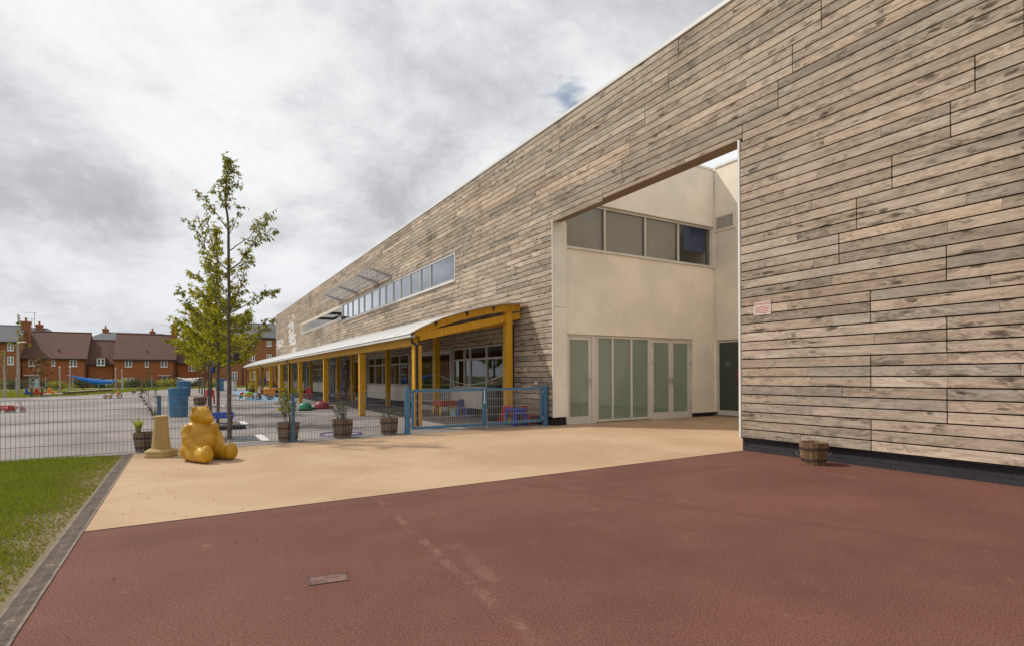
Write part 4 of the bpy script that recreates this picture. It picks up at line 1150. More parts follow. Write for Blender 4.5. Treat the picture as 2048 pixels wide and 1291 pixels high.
T1 = [(zl([(430,1609),(431,1300),(428,1000),(431,700),(431,440),(415,260),(428,120),(432,62)]), .047, .66, 1.0),
      (zl([(438,672),(490,640),(525,600),(565,545),(600,530),(660,500),(715,460)], dv=-.15), .016, .45, 1.25),
      (zl([(570,540),(590,470),(625,400),(655,345)], dv=.1), .009, .25, 1.5),
      (zl([(435,565),(480,520),(520,480),(560,400),(600,348)], dv=.4), .012, .35, 1.3),
      (zl([(440,470),(470,440),(500,390),(525,335)], dv=-.25), .009, .2, 1.4),
      (zl([(425,672),(385,640),(350,590),(315,490),(288,380),(283,250)], dv=.2), .015, .4, 1.0),
      (zl([(330,520),(290,490),(250,440),(213,400)], dv=-.1), .008, .15, 1.4),
      (zl([(430,450),(395,390),(350,320),(325,285)], dv=-.3), .010, .25, 1.5),
      (zl([(420,290),(385,270),(350,245),(328,225)], dv=.1), .007, .2, 1.2),
      (zl([(424,200),(400,170),(378,178)], dv=.05), .005, .2, 1.6), (zl([(428,160),(455,130),(478,160)], dv=-.05), .005, .1, 2.2), (zl([(424,250),(450,210),(468,190)], dv=.05), .005, .1, 2),
      (zl([(435,900),(480,850),(520,800),(580,640),(600,600)], dv=-.5), .013, .35, 1.2),
      (zl([(440,910),(500,870),(560,820),(610,790),(655,775)], dv=.35), .013, .3, 1.3),
      (zl([(430,1010),(500,990),(560,955),(575,940)], dv=-.3), .010, .3, 1.3),
      (zl([(430,1120),(520,1085),(590,1010),(650,945)], dv=.2), .011, .35, 1.2),
      (zl([(430,1180),(510,1150),(580,1110),(615,1075)], dv=-.4), .009, .3, 1.1),
      (zl([(425,930),(380,880),(330,800),(300,700),(255,620)], dv=.4), .013, .35, 1.0),
      (zl([(425,1050),(360,1000),(280,900),(230,800)], dv=-.5), .012, .35, .9),
      (zl([(430,760),(450,690),(480,610),(500,590)], dv=.5), .009, .3, 1.0),
      (zl([(425,820),(400,760),(380,640),(365,450)], dv=-.6), .009, .4, .8)]
rt1 = random.Random(11)
tree('young_tree', 'nearest and tallest looking young tree, open and sparse, behind the bear', (.74, 12.56, -.01), 5.7, T1, M['leafA'], .078, .033, 20.5, rt1, .047, .5)
def auto_limbs(h, nl, spread, base, rnd, droop=0.0, r0=.045):
    ld = [((0, 0, 0), (.02, .01, h*.3), (-.02, .02, h*.6), (.01, 0, h*.85), (0, 0, h))]
    out = [(ld[0], r0, .5, 1.2)]
    for i in range(nl):
        f = (i + rnd.random())/nl; z = base + (h*.86-base)*f; a = i*2.4 + rnd.uniform(-.4, .4)
        ln = spread*(1.05 - .75*f)*rnd.uniform(.75, 1.15); up = rnd.uniform(.35, .75)
        d = Vector((math.cos(a), math.sin(a), 0)); p0 = Vector((0, 0, z))
        p1 = p0 + d*ln*.35 + Vector((0, 0, ln*up*.3)); p2 = p0 + d*ln*.7 + Vector((0, 0, ln*up*.75)); p3 = p0 + d*ln + Vector((0, 0, ln*up*1.0))
        out.append(((p0, p1, p2, p3), .016*(1.2-f), .12, 1.2))
        b = a + rnd.choice((-.7, .7)); d2 = Vector((math.cos(b), math.sin(b), .5)).normalized()
        out.append(((p1, p1 + d2*ln*.3, p1 + d2*ln*.5), .008, .1, 1.3))
    return out
for i, (x, y, h, nl, sp, base, dens, lab, mt, ls) in enumerate([
    (.71, 16.95, 5.35, 24, 1.2, 1.45, 10.5, 'second young tree of the row, denser and greener, rising behind the nearest tree', 'leafB', .095),
    (.70, 21.9, 4.75, 26, 1.55, 1.5, 10, 'third young tree of the row, with a broad yellow green crown', 'leafB', .095),
    (.80, 27.6, 4.6, 24, 1.65, 1.6, 9, 'fourth young tree of the row, bushy yellow green crown seen through the others', 'leafB', .11),
    (.86, 36.5, 4.5, 20, 1.6, 1.6, 6.5, 'fifth young tree of the row, far across the playground', 'leafB', .13),
    (.93, 46.5, 4.6, 18, 1.6, 1.7, 5, 'sixth young tree of the row, almost at the far verge', 'leafB', .15),
    (.87, 53.5, 4.4, 16, 1.6, 1.6, 4, 'last and farthest young tree of the row', 'leafB', .16)]):
    rr = random.Random(40+i)
    tree('young_tree', lab, (x, y, -.01), h, auto_limbs(h, nl, sp, base, rr), M[mt], ls, ls*.46, dens*(2.3 if i < 4 else 1.8), rr, .045, .5, twig=i < 2)
# tree pits with slatted grates
for i, (y, lab) in enumerate(((12.60, 'steel tree grate framed in white around the nearest tree'), (16.95, 'steel tree grate with a white edge under the second tree'), (21.9, 'steel tree grate with a white edge under the third tree'), (27.6, 'steel tree grate with a white edge under the fourth tree'), (36.5, 'steel tree grate with a white edge under the fifth tree'))):
    t = thing('tree_grate', lab, 'tree grate', (.74, y, 0), 0, 'tree grates around the young trees')
    mb = MB(); mb.box((-.6, -.62, -.0068), (.5, .62, -.0055)); mb.build('pit', M['dark'], t)
    mb = MB()
    for k in range(17):
        yy = -.6 + k*.075
        for a, c in ((-.6, -.09), (.09, .5)) if abs(yy) < .1 else ((-.6, .5),): mb.box((a, yy-.016, -.005), (c, yy+.016, .008))
    for xx in (-.6, -.05, .5): mb.box((xx-.014, -.62, -.005), (xx+.014, -.08 if xx == -.05 else .62, .009))
    mb.build('slats', M['steel'], t)
    mb = MB(); mb.box((.53, -.66, -.006), (.68, .66, .002)); mb.build('edging', WP, t)
    if i == 0:
        mb = MB(); mb.box((-.62, -.70, -.006), (.52, -.655, .002)); mb.box((-.62, .655, -.006), (.52, .70, .002)); mb.build('edging', WP, t)

# ================================================================== HOUSES BEYOND THE PLAYGROUND
def window(parent, x0, x1, z0, z1, y, lights=2, bars=1):
    mb = MB(); f = .09
    mb.box((x0, y-.05, z0), (x1, y+.02, z0+f)); mb.box((x0, y-.05, z1-f), (x1, y+.02, z1)); mb.box((x0, y-.05, z0+f), (x0+f, y+.02, z1-f)); mb.box((x1-f, y-.05, z0+f), (x1, y+.02, z1-f))
    for k in range(1, lights):
        x = x0 + (x1-x0)*k/lights; mb.box((x-.07, y-.052, z0+f), (x+.07, y+.02, z1-f))
    for k in range(1, bars+1):
        z = z0 + (z1-z0)*k/(bars+1); mb.box((x0+f, y-.03, z-.018), (x1-f, y+.0, z+.018))
    mb.box((x0-.06, y-.09, z0-.07), (x1+.06, y+.02, z0-.002))
    w = mb.build('window', M['white'], parent, world=True)
    mb = MB(); mb.box((x0+f*.8, y-.012, z0+f*.8), (x1-f*.8, y-.004, z1-f*.8)); mb.build('pane', GLH, w, world=True)
def gl_house():
    m, nt, bs = newmat('house_window_glass'); bs.inputs['Base Color'].default_value = (.035, .04, .045, 1); bs.inputs['Roughness'].default_value = .08; return m
GLH = gl_house()
def chimney(parent, x, y, z0, z1, w=.75, pots=1, mat='brick'):
    mb = MB(); mb.box((x-w/2, y-.35, z0), (x+w/2, y+.35, z1-.3)); mb.box((x-w/2-.07, y-.42, z1-.3), (x+w/2+.07, y+.42, z1-.1)); mb.box((x-w/2-.02, y-.37, z1-.1), (x+w/2+.02, y+.37, z1))
    c = mb.build('chimney', M[mat], parent, world=True)
    for k in range(pots):
        xx = x + (k-(pots-1)/2)*.38; mb = MB(); mb.lathe([(.14, z1), (.11, z1+.35), (.14, z1+.42), (.14, z1+.48)], 10, (xx, y, 0)); mb.build('chimney_pot', M['brick'], c, world=True)
def aerial(parent, x, y, z0, z1, s=1):
    mb = MB(); mb.tube([(x, y, z0), (x, y, z1)], .03, 6); mb.tube([(x-1.3*s, y, z1-.1), (x+.3*s, y, z1-.1)], .02, 5)
    for k in range(6): mb.tube([(x-1.25*s+.22*k*s, y-.25, z1-.1), (x-1.25*s+.22*k*s, y+.25, z1-.1)], .012, 4)
    mb.build('aerial', M['steel'], parent, world=True)
def house(name, label, x0, x1, ye, ze, yr, zr, wall='brick', roof='tile', group='brick houses beyond the playground', cat='house'):
    t = thing(name, label, cat, ((x0+x1)/2, ye, -.01), 0, group)
    yb = 2*yr - ye
    mb = MB(); mb.prism([(ye, -.2), (yb, -.2), (yb, ze), (yr, zr-.08), (ye, ze)], 'x', x0, x1); mb.build('wall', M[wall], t, world=True)
    mb = MB(); s = (zr-ze)/(yr-ye); o = .30
    mb.prism([(ye-o, ze-s*o-.02), (yr, zr-.02), (yb+o, ze-s*o-.02), (yb+o, ze-s*o+.14), (yr, zr+.16), (ye-o, ze-s*o+.14)], 'x', x0-.12, x1+.12); r = mb.build('roof', M[roof], t, world=True)
    mb = MB(); mb.tube([(x0-.13, yr, zr+.15), (x1+.13, yr, zr+.15)], .09, 8); mb.build('ridge', M[roof], r, world=True)
    mb = MB(); mb.box((x0-.1, ye-o-.1, ze-s*o-.06), (x1+.1, ye-o-.005, ze-s*o+.06)); mb.build('gutter', M['black'], t, world=True)
    return t
# left three storey block
h = house('brick_house', 'tall three storey brick house with grey slates at the left edge', -27, -18.75, 93.3, 6.0, 98, 8.2, 'brickb', 'slate')
for z0, z1 in ((4.85, 5.72), (3.08, 4.1)):
    for x in (-19.72, -21.6): window(h, x, x+.6, z0, z1, 93.28, 2, 1)
chimney(h, -18.65, 97.2, 5.8, 8.95, .95, 1, 'brickb'); aerial(h, -17.9, 98, 6.5, 10.3)
# long brown-roofed house on the left
h = house('brick_house', 'long brown roofed brick house with a grey front door, left of the low link house', -18.65, -11.95, 95, 4.07, 99.5, 7.62)
window(h, -18.0, -17.15, 2.94, 3.86, 94.98); window(h, -15.62, -15.25, 2.95, 3.72, 94.98, 1); window(h, -13.74, -12.94, 2.89, 3.78, 94.98)
mb = MB(); mb.box((-18.0, 94.93, 0), (-17.14, 95.02, 1.58)); d = mb.build('door', paint('pale_grey_door', (.46, .46, .45), .5), h, world=True); mb = MB(); mb.box((-17.7, 94.91, 1.0), (-17.45, 94.929, 1.25)); mb.build('pane', GLH, d, world=True)
mb = MB(); mb.box((-18.4, 94.3, 1.62), (-16.8, 95.0, 1.76)); mb.build('porch_hood', M['alu'], h, world=True)
mb = MB(); mb.tube([(-15.0, 96.0, 4.8), (-15.0, 96.0, 5.25)], .1, 8); mb.build('vent_pipe', M['tile'], h, world=True)
mb = MB(); mb.tube([(-11.98, 94.93, 0), (-11.98, 94.93, 3.85)], .06, 8); mb.build('downpipe', M['black'], h, world=True)
# low link
h = house('link_house', 'low brick link with a dormer window between the two brown roofed houses', -11.83, -8.98, 96, 3.42, 99.4, 6.62)
mb = MB(); mb.box((-10.9, 95.2, 3.0), (-9.75, 97.2, 4.14)); dm = mb.build('dormer', M['tile'], h, world=True)
window(h, -10.78, -9.88, 3.06, 4.03, 95.18)
mb = MB(); mb.box((-11.2, 95.96, -.1), (-9.2, 95.999, 1.2)); mb.build('archway', M['dark'], h, world=True)
mb = MB(); mb.box((-9.9, 94.8, .3), (-9.1, 95.6, 1.1)); mb.build('white_bin', M['white'], h, world=True)
# right-hand house
h = house('brick_house', 'brown roofed brick house with a tall end chimney, just left of the young trees', -8.82, -1.45, 95, 4.05, 99.5, 7.65)
window(h, -7.56, -6.72, 2.86, 3.84, 94.98); window(h, -5.2, -4.76, 2.86, 3.84, 94.98, 1); window(h, -3.28, -2.46, 2.86, 3.86, 94.98); window(h, -8.0, -6.5, .35, 1.3, 94.98, 3, 0)
mb = MB(); mb.box((-3.2, 94.93, 0), (-2.35, 95.02, 1.5)); d = mb.build('door', M['galv'], h, world=True); mb = MB(); mb.box((-3.05, 94.91, .5), (-2.5, 94.928, 1.4)); mb.build('pane', GLH, d, world=True)
mb = MB(); mb.box((-3.6, 94.4, 1.55), (-2.0, 95.0, 1.68)); mb.build('porch_hood', M['alu'], h, world=True)
mb = MB(); mb.tube([(-5.0, 96.1, 4.9), (-5.0, 96.1, 5.3)], .1, 8); mb.build('vent_pipe', M['tile'], h, world=True)
mb = MB(); mb.tube([(-1.6, 94.93, 0), (-1.6, 94.93, 3.8)], .06, 8); mb.build('downpipe', M['black'], h, world=True)
chimney(h, -1.66, 99.3, 6.6, 9.45, .8, 1); aerial(h, -2.0, 99.3, 8.2, 9.35, 1.2)
h = house('brick_house', 'brick house half hidden behind the crowns of the young trees', -1.25, 5.0, 96, 3.6, 100, 6.75, 'brick', 'tile')
window(h, .2, 1.0, 2.3, 3.2, 95.98); window(h, 2.6, 3.4, 2.3, 3.2, 95.98); window(h, 3.0, 3.9, .5, 1.5, 95.98)
# slate roofed houses further behind
def hip(label, x0, x1, y0, y1, ze, zr, hipw, group='slate roofed houses further back'):
    t = thing('slate_house', label, 'house', ((x0+x1)/2, y0, -.01), 0, group); ym = (y0+y1)/2
    mb = MB(); mb.box((x0, y0, -.2), (x1, y1, ze)); mb.build('wall', M['brick'], t, world=True)
    e = .3; vs = [(x0-e, y0-e, ze), (x1+e, y0-e, ze), (x1+e, y1+e, ze), (x0-e, y1+e, ze), (x0+hipw, ym, zr), (x1-hipw, ym, zr)]
    mb = MB(); mb.add(vs, [(0,1,5,4), (1,2,5), (2,3,4,5), (3,0,4), (3,2,1,0)]); mb.build('roof', M['slate'], t, world=True); return t
h = hip('grey slate roof with two chimneys showing above the low link house', -14.6, -.5, 106, 118, 6.6, 8.85, 3.0)
chimney(h, -11.5, 112, 8.0, 9.35, .75, 1); chimney(h, -5.05, 112, 8.0, 9.2, .7, 1)
h = hip('grey slate roof with one chimney and an aerial above the long brown roof', -24, -15.4, 102, 110, 6.6, 8.75, 2.5)
chimney(h, -18.75, 105.6, 8.0, 9.2, .75, 1); aerial(h, -19.6, 105.6, 8.2, 10.1, .8)
# three storey block at the end of the school
h = house('apartment_block', 'three storey brick block with grey slates beside the far end of the school', 2.8, 16, 88, 7.05, 93.5, 9.35, 'brickb', 'slate', None, 'apartment block')
for x in (5.5, 7.8, 10.05, 12.6):
    for z0, z1 in ((5.85, 6.6), (3.68, 4.65), (.95, 2.1)): window(h, x, x+.68, z0, z1, 87.98)
mb = MB(); mb.box((9.15, 87.93, -.1), (9.9, 88.0, 1.2)); mb.build('door', M['t_navy'], h, world=True)
mb = MB(); mb.tube([(6.9, 87.92, 0), (6.9, 87.92, 6.9)], .06, 8); mb.build('downpipe', M['black'], h, world=True)

# ================================================================== FAR SIDE OF THE PLAYGROUND
def shrub(name, label, loc, r, n, Ls, mat, group, seed, z=.0, tone=.45):
    rr = random.Random(seed); t = thing(name, label, 'shrub', loc, 0, group)
    lf = MB(); k = 7
    for i in range(k):
        a = rr.uniform(0, 2*PI); q = rr.random()**.5*.7
        leafball(lf, (math.cos(a)*r[0]*q, math.sin(a)*r[1]*q, r[2]*rr.uniform(.35, .95)), (r[0]*.45, r[1]*.45, r[2]*.42), n//k, Ls, Ls*.5, tone + rr.uniform(-.2, .2), .1, rr)
    s = MB()
    for i in range(6):
        a = rr.uniform(0, 2*PI); s.tube([(0, 0, 0), (math.cos(a)*r[0]*.3, math.sin(a)*r[1]*.3, r[2]*.5), (math.cos(a)*r[0]*.6, math.sin(a)*r[1]*.6, r[2]*1.1)], [.03, .02, .008], 5)
    s.build('stems', M['stem'], t); lf.build('foliage', mat, t, tone=True); return t
hs = [(-18.5, 82, 1.7, 1.3), (-16.2, 80, 1.5, 1.1), (-14.1, 83, 1.6, .95), (-12.3, 80, 1.3, .8), (-10.6, 82, 1.4, 1.05), (-8.9, 81, 1.5, 1.15), (-7.2, 83, 1.4, 1.0), (-5.6, 82, 1.3, .95), (-3.9, 84, 1.4, .8), (-2.2, 83, 1.4, .95), (-.6, 84, 1.3, 1.2), (1.2, 83, 1.4, 1.15), (3.0, 82, 1.3, 1.0)]
for i, (x, y, r, hh) in enumerate(hs):
    shrub('hedge_shrub', 'green shrub in the loose hedge in front of the brick houses', (x, y, -.01), (r, 1.0, hh*.95), 1000, .16, M['leafC'] if i % 3 else M['leafB'], 'shrubs along the far fence', 60+i, tone=.5 if i % 2 else .35)
# slim pale stemmed trees at the far left
for x, y, hh, lab, dn in ((-13.2, 66, 7.0, 'slim pale stemmed sapling in front of the left hand chimney', 2.6), (-10.35, 48.2, 3.2, 'pale leaning sapling stem at the left edge', 1.5), (-13.4, 75, 3.9, 'russet leaved young tree in front of the long brown roofed house', 5)):
    rr = random.Random(int(hh*10))
    tree('sapling', lab, (x, y, -.01), hh, auto_limbs(hh, 12, .85 if hh > 5 else (.25 if hh < 3.5 else 1.9), hh*.55 if hh > 5 else hh*.35, rr, r0=.09), M['leafO'] if dn == 5 else M['leafA'], .22, .11, dn, rr, .09, .5, 'saplings on the far verge', False, bark='paleb')
# wire fence on the verge
ff = thing('wire_fence', 'low wire fence on thin steel posts along the far verge', 'fence', (-6, 72, 0))
mb = MB(); pts = [(-22, 66), (-14, 69), (-6.0, 73), (4.2, 79)]
for (x0, y0), (x1, y1) in zip(pts, pts[1:]):
    for z in (.25, .5, .75, 1.0, 1.25): mb.tube([(x0, y0, z), (x1, y1, z)], .008, 4, caps=False)
    n = 26
    for k in range(n): mb.tube([(x0+(x1-x0)*k/n, y0+(y1-y0)*k/n, .02), (x0+(x1-x0)*k/n, y0+(y1-y0)*k/n, 1.25)], .005, 4, caps=False)
mb.build('wires', M['wire'], ff, world=True)
for (x0, y0), (x1, y1) in zip(pts, pts[1:]):
    for k in range(4):
        mb = MB(); x, y = x0+(x1-x0)*k/4, y0+(y1-y0)*k/4; mb.tube([(x, y, -.02), (x, y, 1.36)], .03, 6); mb.build('post', M['galv'], ff, world=True)
# sails on poles
for i, (x, y, zt, lab) in enumerate(((-8.65, 60, 2.2, 'pole carrying the left end of the blue sail'), (-5.65, 62, 2.15, 'pole carrying the right end of the blue sail'), (-8.95, 57.5, 2.15, 'pole standing just left of the blue sail'), (-5.3, 63.5, 2.05, 'pole standing just right of the blue sail'))):
    t = thing('sail_pole', 'slim galvanised ' + lab, 'pole', (x, y, 0), 0, 'poles for the sails')
    mb = MB(); mb.tube([(0, 0, -.02), (0, 0, zt)], .045, 8); mb.build('shaft', M['galv'], t)
    mb = MB(); mb.ell((0, 0, zt), (.06, .06, .05), None, 8, 6); mb.build('cap', M['galv'], t)
def sail(name, label, a, m_, c, r, mat, mat2=None, tip=None):
    t = thing(name, label, 'sail', m_); mb = MB(); a, m_, c = Vector(a), Vector(m_), Vector(c)
    pts, rs = [], []
    for k in range(25):
        u = k/24; p = a*(1-u)**2 + (m_*2 - (a+c)/2)*(2*u*(1-u)) + c*u*u
        pts.append(p + Vector((0, 0, .012*math.sin(k*2.1)))); rs.append(max(.012, r*(math.sin(PI*min(1, max(0, u*.96+.02)))**.75)*(1+.10*math.sin(k*1.7))))
    mb.tube(pts, rs, 12); mb.build('cloth', mat, t, world=True, smooth=True)
    mb = MB(); mb.tube([a + (a-c).normalized()*.25, a], .015, 6); mb.tube([c, c + (c-a).normalized()*.35], .02, 6); mb.build('cord', M['white'], t, world=True)
    if mat2:
        mb = MB(); mb.tube([p + Vector((0, -r*.6, r*.05)) for p in pts[2:-2]], .05, 6); mb.build('stripe', mat2, t, world=True)
    return t
sail('furled_sail', 'long bright blue furled sail sagging between two poles', (-8.6, 59.9, 1.50), (-6.9, 60.5, .96), (-5.5, 61.6, 1.02), .23, paint('blue_sailcloth', (.012, .17, .62), .4, .25, 4))
sail('furled_sail', 'white furled sail with a dark band, behind the blue bins', (-.75, 66, 1.28), (.15, 66.2, .93), (1.1, 66.4, 1.28), .27, paint('white_sailcloth', (.66, .65, .62), .6, .12, 4), M['black'])
t = thing('sail_pole', 'pole below the white furled sail', 'pole', (.2, 66.4, 0), 0, 'poles for the sails'); mb = MB(); mb.tube([(0, 0, 0), (0, 0, 1.0)], .045, 8); mb.build('shaft', M['galv'], t)
# street lamp
t = thing('street_lamp', 'slender pale street lamp in front of the left hand brick house', 'street lamp', (-10.95, 54.5, 0))
mb = MB(); mb.tube([(0, 0, -.02), (0, 0, 1.0), (0, 0, 3.95)], [.085, .075, .05], 10); mb.build('column', M['paleb'], t, smooth=rad(50))
mb = MB(); mb.tube([(0, 0, 3.93), (.28, 0, 4.0)], .03, 6); mb.ell((.36, 0, 4.0), (.17, .09, .05)); mb.build('lantern', M['alu'], t, smooth=rad(50))
# timber edged bed and logs
t = thing('sand_bed', 'low timber edged bed at the far edge of the asphalt below the blue sail', 'sandpit', (-7, 57, 0))
mb = MB(); mb.bar((-7.6, 52.3, .1), (-6.05, 62.5, .1), .25, .32); mb.bar((-7.6, 52.3, .1), (-10.5, 55, .1), .2, .3); mb.build('timber_edge', paint('old_sleeper', (.10, .06, .035), .9, .3, 6), t, world=True)
mb = MB(); mb.bar((-7.6, 52.3, .275), (-6.05, 62.5, .275), .3, .03); mb.build('cap', paint('pale_timber', (.45, .36, .26), .8), t, world=True)
for i, (px, py, w, c_, lab) in enumerate(((57, 791, .35, 't_blue', 'small blue toy on the grass edge at the far left'), (79, 791, .55, 't_red', 'red ride on toy at the far left edge of the asphalt'), (104, 790, .5, 't_orange', 'orange toy at the far edge of the asphalt beside the pale logs'))):
    p = G(px, py); t = thing('ride_on_toy', lab, 'toy', (p.x, p.y, 0), 0, 'toys left at the far edge of the asphalt')
    mb = MB(); mb.box((-w*.6, -.15, .1), (w*.6, .15, .32)); mb.box((-w*.5, -.12, .322), (-w*.1, .12, .55)); mb.build('body', M[c_], t, bevel=.04, seg=2)
    mb = MB(); mb.tube([(w*.35, -.2, .62), (w*.35, .2, .62)], .025, 6); mb.tube([(w*.35, 0, .3), (w*.35, 0, .62)], .02, 6); mb.build('handlebar', M['t_black'], t)
    for s in (-1, 1):
        for q in (-.4, .42): mb = MB(); mb.tube([(w*q, s*.15, .1), (w*q, s*.20, .1)], .10, 12); mb.build('wheel', M['t_black'], t)
for i, (px, py) in enumerate(((92, 791.5), (98, 791), (113, 790), (120, 790), (127, 789.5))):
    p = G(px, py); mb = MB(); mb.tube([(-.14, 0, .1), (.14, .05, .1)], .11, 10); o = mb.build('log', paint('cut_log', (.50, .44, .36), .8, .25, 8) if i == 0 else bpy.data.materials['cut_log'], None, loc=(p.x, p.y, 0))
    tag(o, 'pale cut log lying at the far left edge of the asphalt', 'log', 'cut logs at the edge of the asphalt')
# bird table with a white roof at far left
p = G(40, 793); t = thing('bird_table', 'little wooden table with a white and teal bottle stand near the street lamp', 'table', (p.x+.9, p.y, 0))
mb = MB(); mb.box((-.35, -.2, .62), (.35, .2, .68)); mb.build('top', M['paleb'], t); 
for sx in (-.28, .28): mb = MB(); mb.box((sx-.04, -.12, 0), (sx+.04, .12, .618)); mb.build('leg', M['stem'], t)
mb = MB(); mb.lathe([(.10, .681), (.10, 1.05), (.05, 1.15), (.05, 1.25)], 12); mb.build('bottle', paint('teal_plastic', (.25, .42, .38), .4), t)

# ================================================================== PLAYGROUND FURNITURE AND TOYS
def bin_(label, loc, r, h):
    t = thing('fluted_bin', label, 'bin', loc, 0, 'blue fluted bins')
    mb = MB(); n = 48; vs, fs = [], []
    for z, k in ((0, .92), (.04, .93), (h-.10, 1.0), (h-.06, 1.05), (h, 1.06), (h, .97), (h-.3, .95)):
        for i in range(n):
            a = 2*PI*i/n; rr = r*k*(1 + (.022*math.cos(a*24/1) if .04 <= z < h-.08 else 0)); vs.append((rr*math.cos(a), rr*math.sin(a), z))
    for j in range(6):
        for i in range(n): fs.append((j*n+i, j*n+(i+1) % n, (j+1)*n+(i+1) % n, (j+1)*n+i))
    fs.append(tuple(range(6*n, 7*n)))
    mb.add(vs, fs); mb.build('drum', M['bluebin'], t, smooth=rad(30))
    mb = MB(); mb.ring((0, 0, h), r*1.03, .018, 32); mb.build('rim', M['bluebin'], t, smooth=True)
    return t
M['bluebin'] = paint('faded_blue_plastic', (.05, .17, .31), .5, .18, 4, dirt=(.12, .2, .27))
bin_('near blue fluted bin standing on the asphalt behind the bear', (-.25, 21.1, 0), .28, .92)
bin_('taller looking second blue bin far behind the first one', (-.2, 45.2, 0), .42, 1.02)
def wheel(parent, c, r, w, axis, mat='t_black', hub='t_red'):
    mb = MB(); mb.ring(c, r-w/2, w/2, 20, axis, 8); o = mb.build('wheel', M[mat], parent, smooth=True)
    mb = MB(); a = {'x': (1, 0, 0), 'y': (0, 1, 0)}[axis]; a = Vector(a)
    mb.tube([Vector(c) - a*.03, Vector(c) + a*.03], r*.22, 8)
    for k in range(6):
        t = k*PI/3; d = Vector((0, math.cos(t), math.sin(t))) if axis == 'x' else Vector((math.cos(t), 0, math.sin(t)))
        mb.bar(Vector(c), Vector(c) + d*(r-w), .012)
    mb.build('hub', M[hub], o)
def trike(label, loc, rz_, col, s=1.0, trailer=False, tyre='t_black'):
    t = thing('tricycle', label, 'tricycle', loc, rz_, 'tricycles left on the playground'); t.scale = (s, s, s)
    wheel(t, (.38, 0, .17), .17, .05, 'y', tyre, col)
    for q in (-1, 1): wheel(t, (-.30, q*.20, .12), .12, .05, 'y', tyre, col)
    mb = MB(); mb.tube([(.38, 0, .17), (.30, 0, .42), (.24, 0, .60)], .018, 8); mb.tube([(.27, 0, .40), (.02, 0, .26), (-.30, 0, .16)], .02, 8); mb.tube([(-.30, -.2, .12), (-.30, .2, .12)], .014, 8)
    for q in (-1, 1): mb.tube([(.38, q*.045, .17), (.33, q*.045, .36), (.29, 0, .42)], .010, 6)
    mb.build('frame', M[col], t, smooth=rad(50))
    mb = MB(); mb.tube([(.16, -.22, .72), (.22, -.12, .66), (.25, 0, .60), (.22, .12, .66), (.16, .22, .72)], .014, 8); mb.build('handlebar', M['t_black'], t, smooth=True)
    mb = MB(); mb.ell((-.08, 0, .33), (.13, .11, .04)); mb.build('saddle', M['t_black'], t, smooth=True)
    mb = MB(); mb.box((.36, -.14, .13), (.42, -.06, .15)); mb.box((.36, .06, .17), (.42, .14, .19)); mb.build('pedals', M['t_black'], t)
    if trailer:
        mb = MB()
        x0, x1, y0, y1 = -.95, -.30, -.25, .25
        mb.box((x0, y0, .15), (x1, y1, .18))
        for yy in (y0, y1):
            mb.box((x0, yy-.012, .40), (x1, yy+.012, .44)); mb.box((x0, yy-.012, .18), (x1, yy+.012, .22))
            for k in range(7): x = x0 + .02 + (x1-x0-.04)*k/6; mb.box((x-.018, yy-.011, .22), (x+.018, yy+.011, .40))
        for xx in (x0, x1): mb.box((xx-.012, y0+.013, .18), (xx+.012, y1-.013, .44))
        mb.build('trailer', M[col], t)
        mb = MB(); mb.box((x0+.05, y0+.03, .19), (x1-.05, y1-.03, .36)); mb.build('load', M['t_white'], t)
        for q in (-1, 1): wheel(t, (-.82, q*.28, .12), .12, .05, 'y', tyre, col)
    return t
p = G(33, 823.5); trike('red tricycle pulling a railed red trailer, behind the mesh fence at far left', (p.x, p.y, 0), -YAW+rad(6), 't_red', .58, True)
p = G(226, 796); trike('orange framed tricycle with black wheels in the middle of the open playground', (p.x, p.y, 0), -YAW, 't_orange', 1.05)
p = G(276, 785.5); trike('small dark tricycle at the far grass edge', (p.x, p.y, 0), -YAW+.3, 't_maroon', 1.0)
p = G(517, 797); trike('tricycle with brown tyres and orange frame by the blue painted patch', (p.x, p.y, 0), rad(70), 't_orange', .95, False, 'stem')
p = G(530, 798.5); trike('red tricycle parked beside the orange topped table', (p.x, p.y, 0), rad(150), 't_maroon', .95)
# two reds and colours by the blue patch
p = G(497, 797); t = thing('toy_block_stand', 'yellow and white toy box with a lime lid on the blue painted patch', 'toy box', (p.x, p.y, 0), .2)
mb = MB(); mb.box((-.24, -.2, .02), (.24, .2, .16)); mb.build('base', M['t_white'], t, bevel=.01); mb = MB(); mb.box((-.26, -.22, .162), (.26, .22, .30)); mb.build('body', M['t_yellow'], t, bevel=.02)
mb = MB(); mb.box((-.16, -.18, .302), (.24, .18, .40)); mb.build('lid', M['t_lime'], t, bevel=.02); mb = MB(); mb.ell((.02, -.225, .22), (.10, .02, .05)); mb.build('badge', M['t_orange'], t)
p = G(487, 795); t = thing('toy_truck', 'small green and red toy truck beside the yellow toy box', 'toy', (p.x, p.y, 0), .6)
mb = MB(); mb.box((-.2, -.1, .08), (.2, .1, .2)); mb.build('bed', M['t_green'], t, bevel=.015); mb = MB(); mb.box((-.2, -.1, .202), (-.02, .1, .36)); mb.build('cab', M['t_red'], t, bevel=.03)
for sx in (-.13, .13):
    for sy in (-1, 1): mb = MB(); mb.tube([(sx, sy*.1, .07), (sx, sy*.14, .07)], .07, 12); mb.build('wheel', M['t_black'], t)
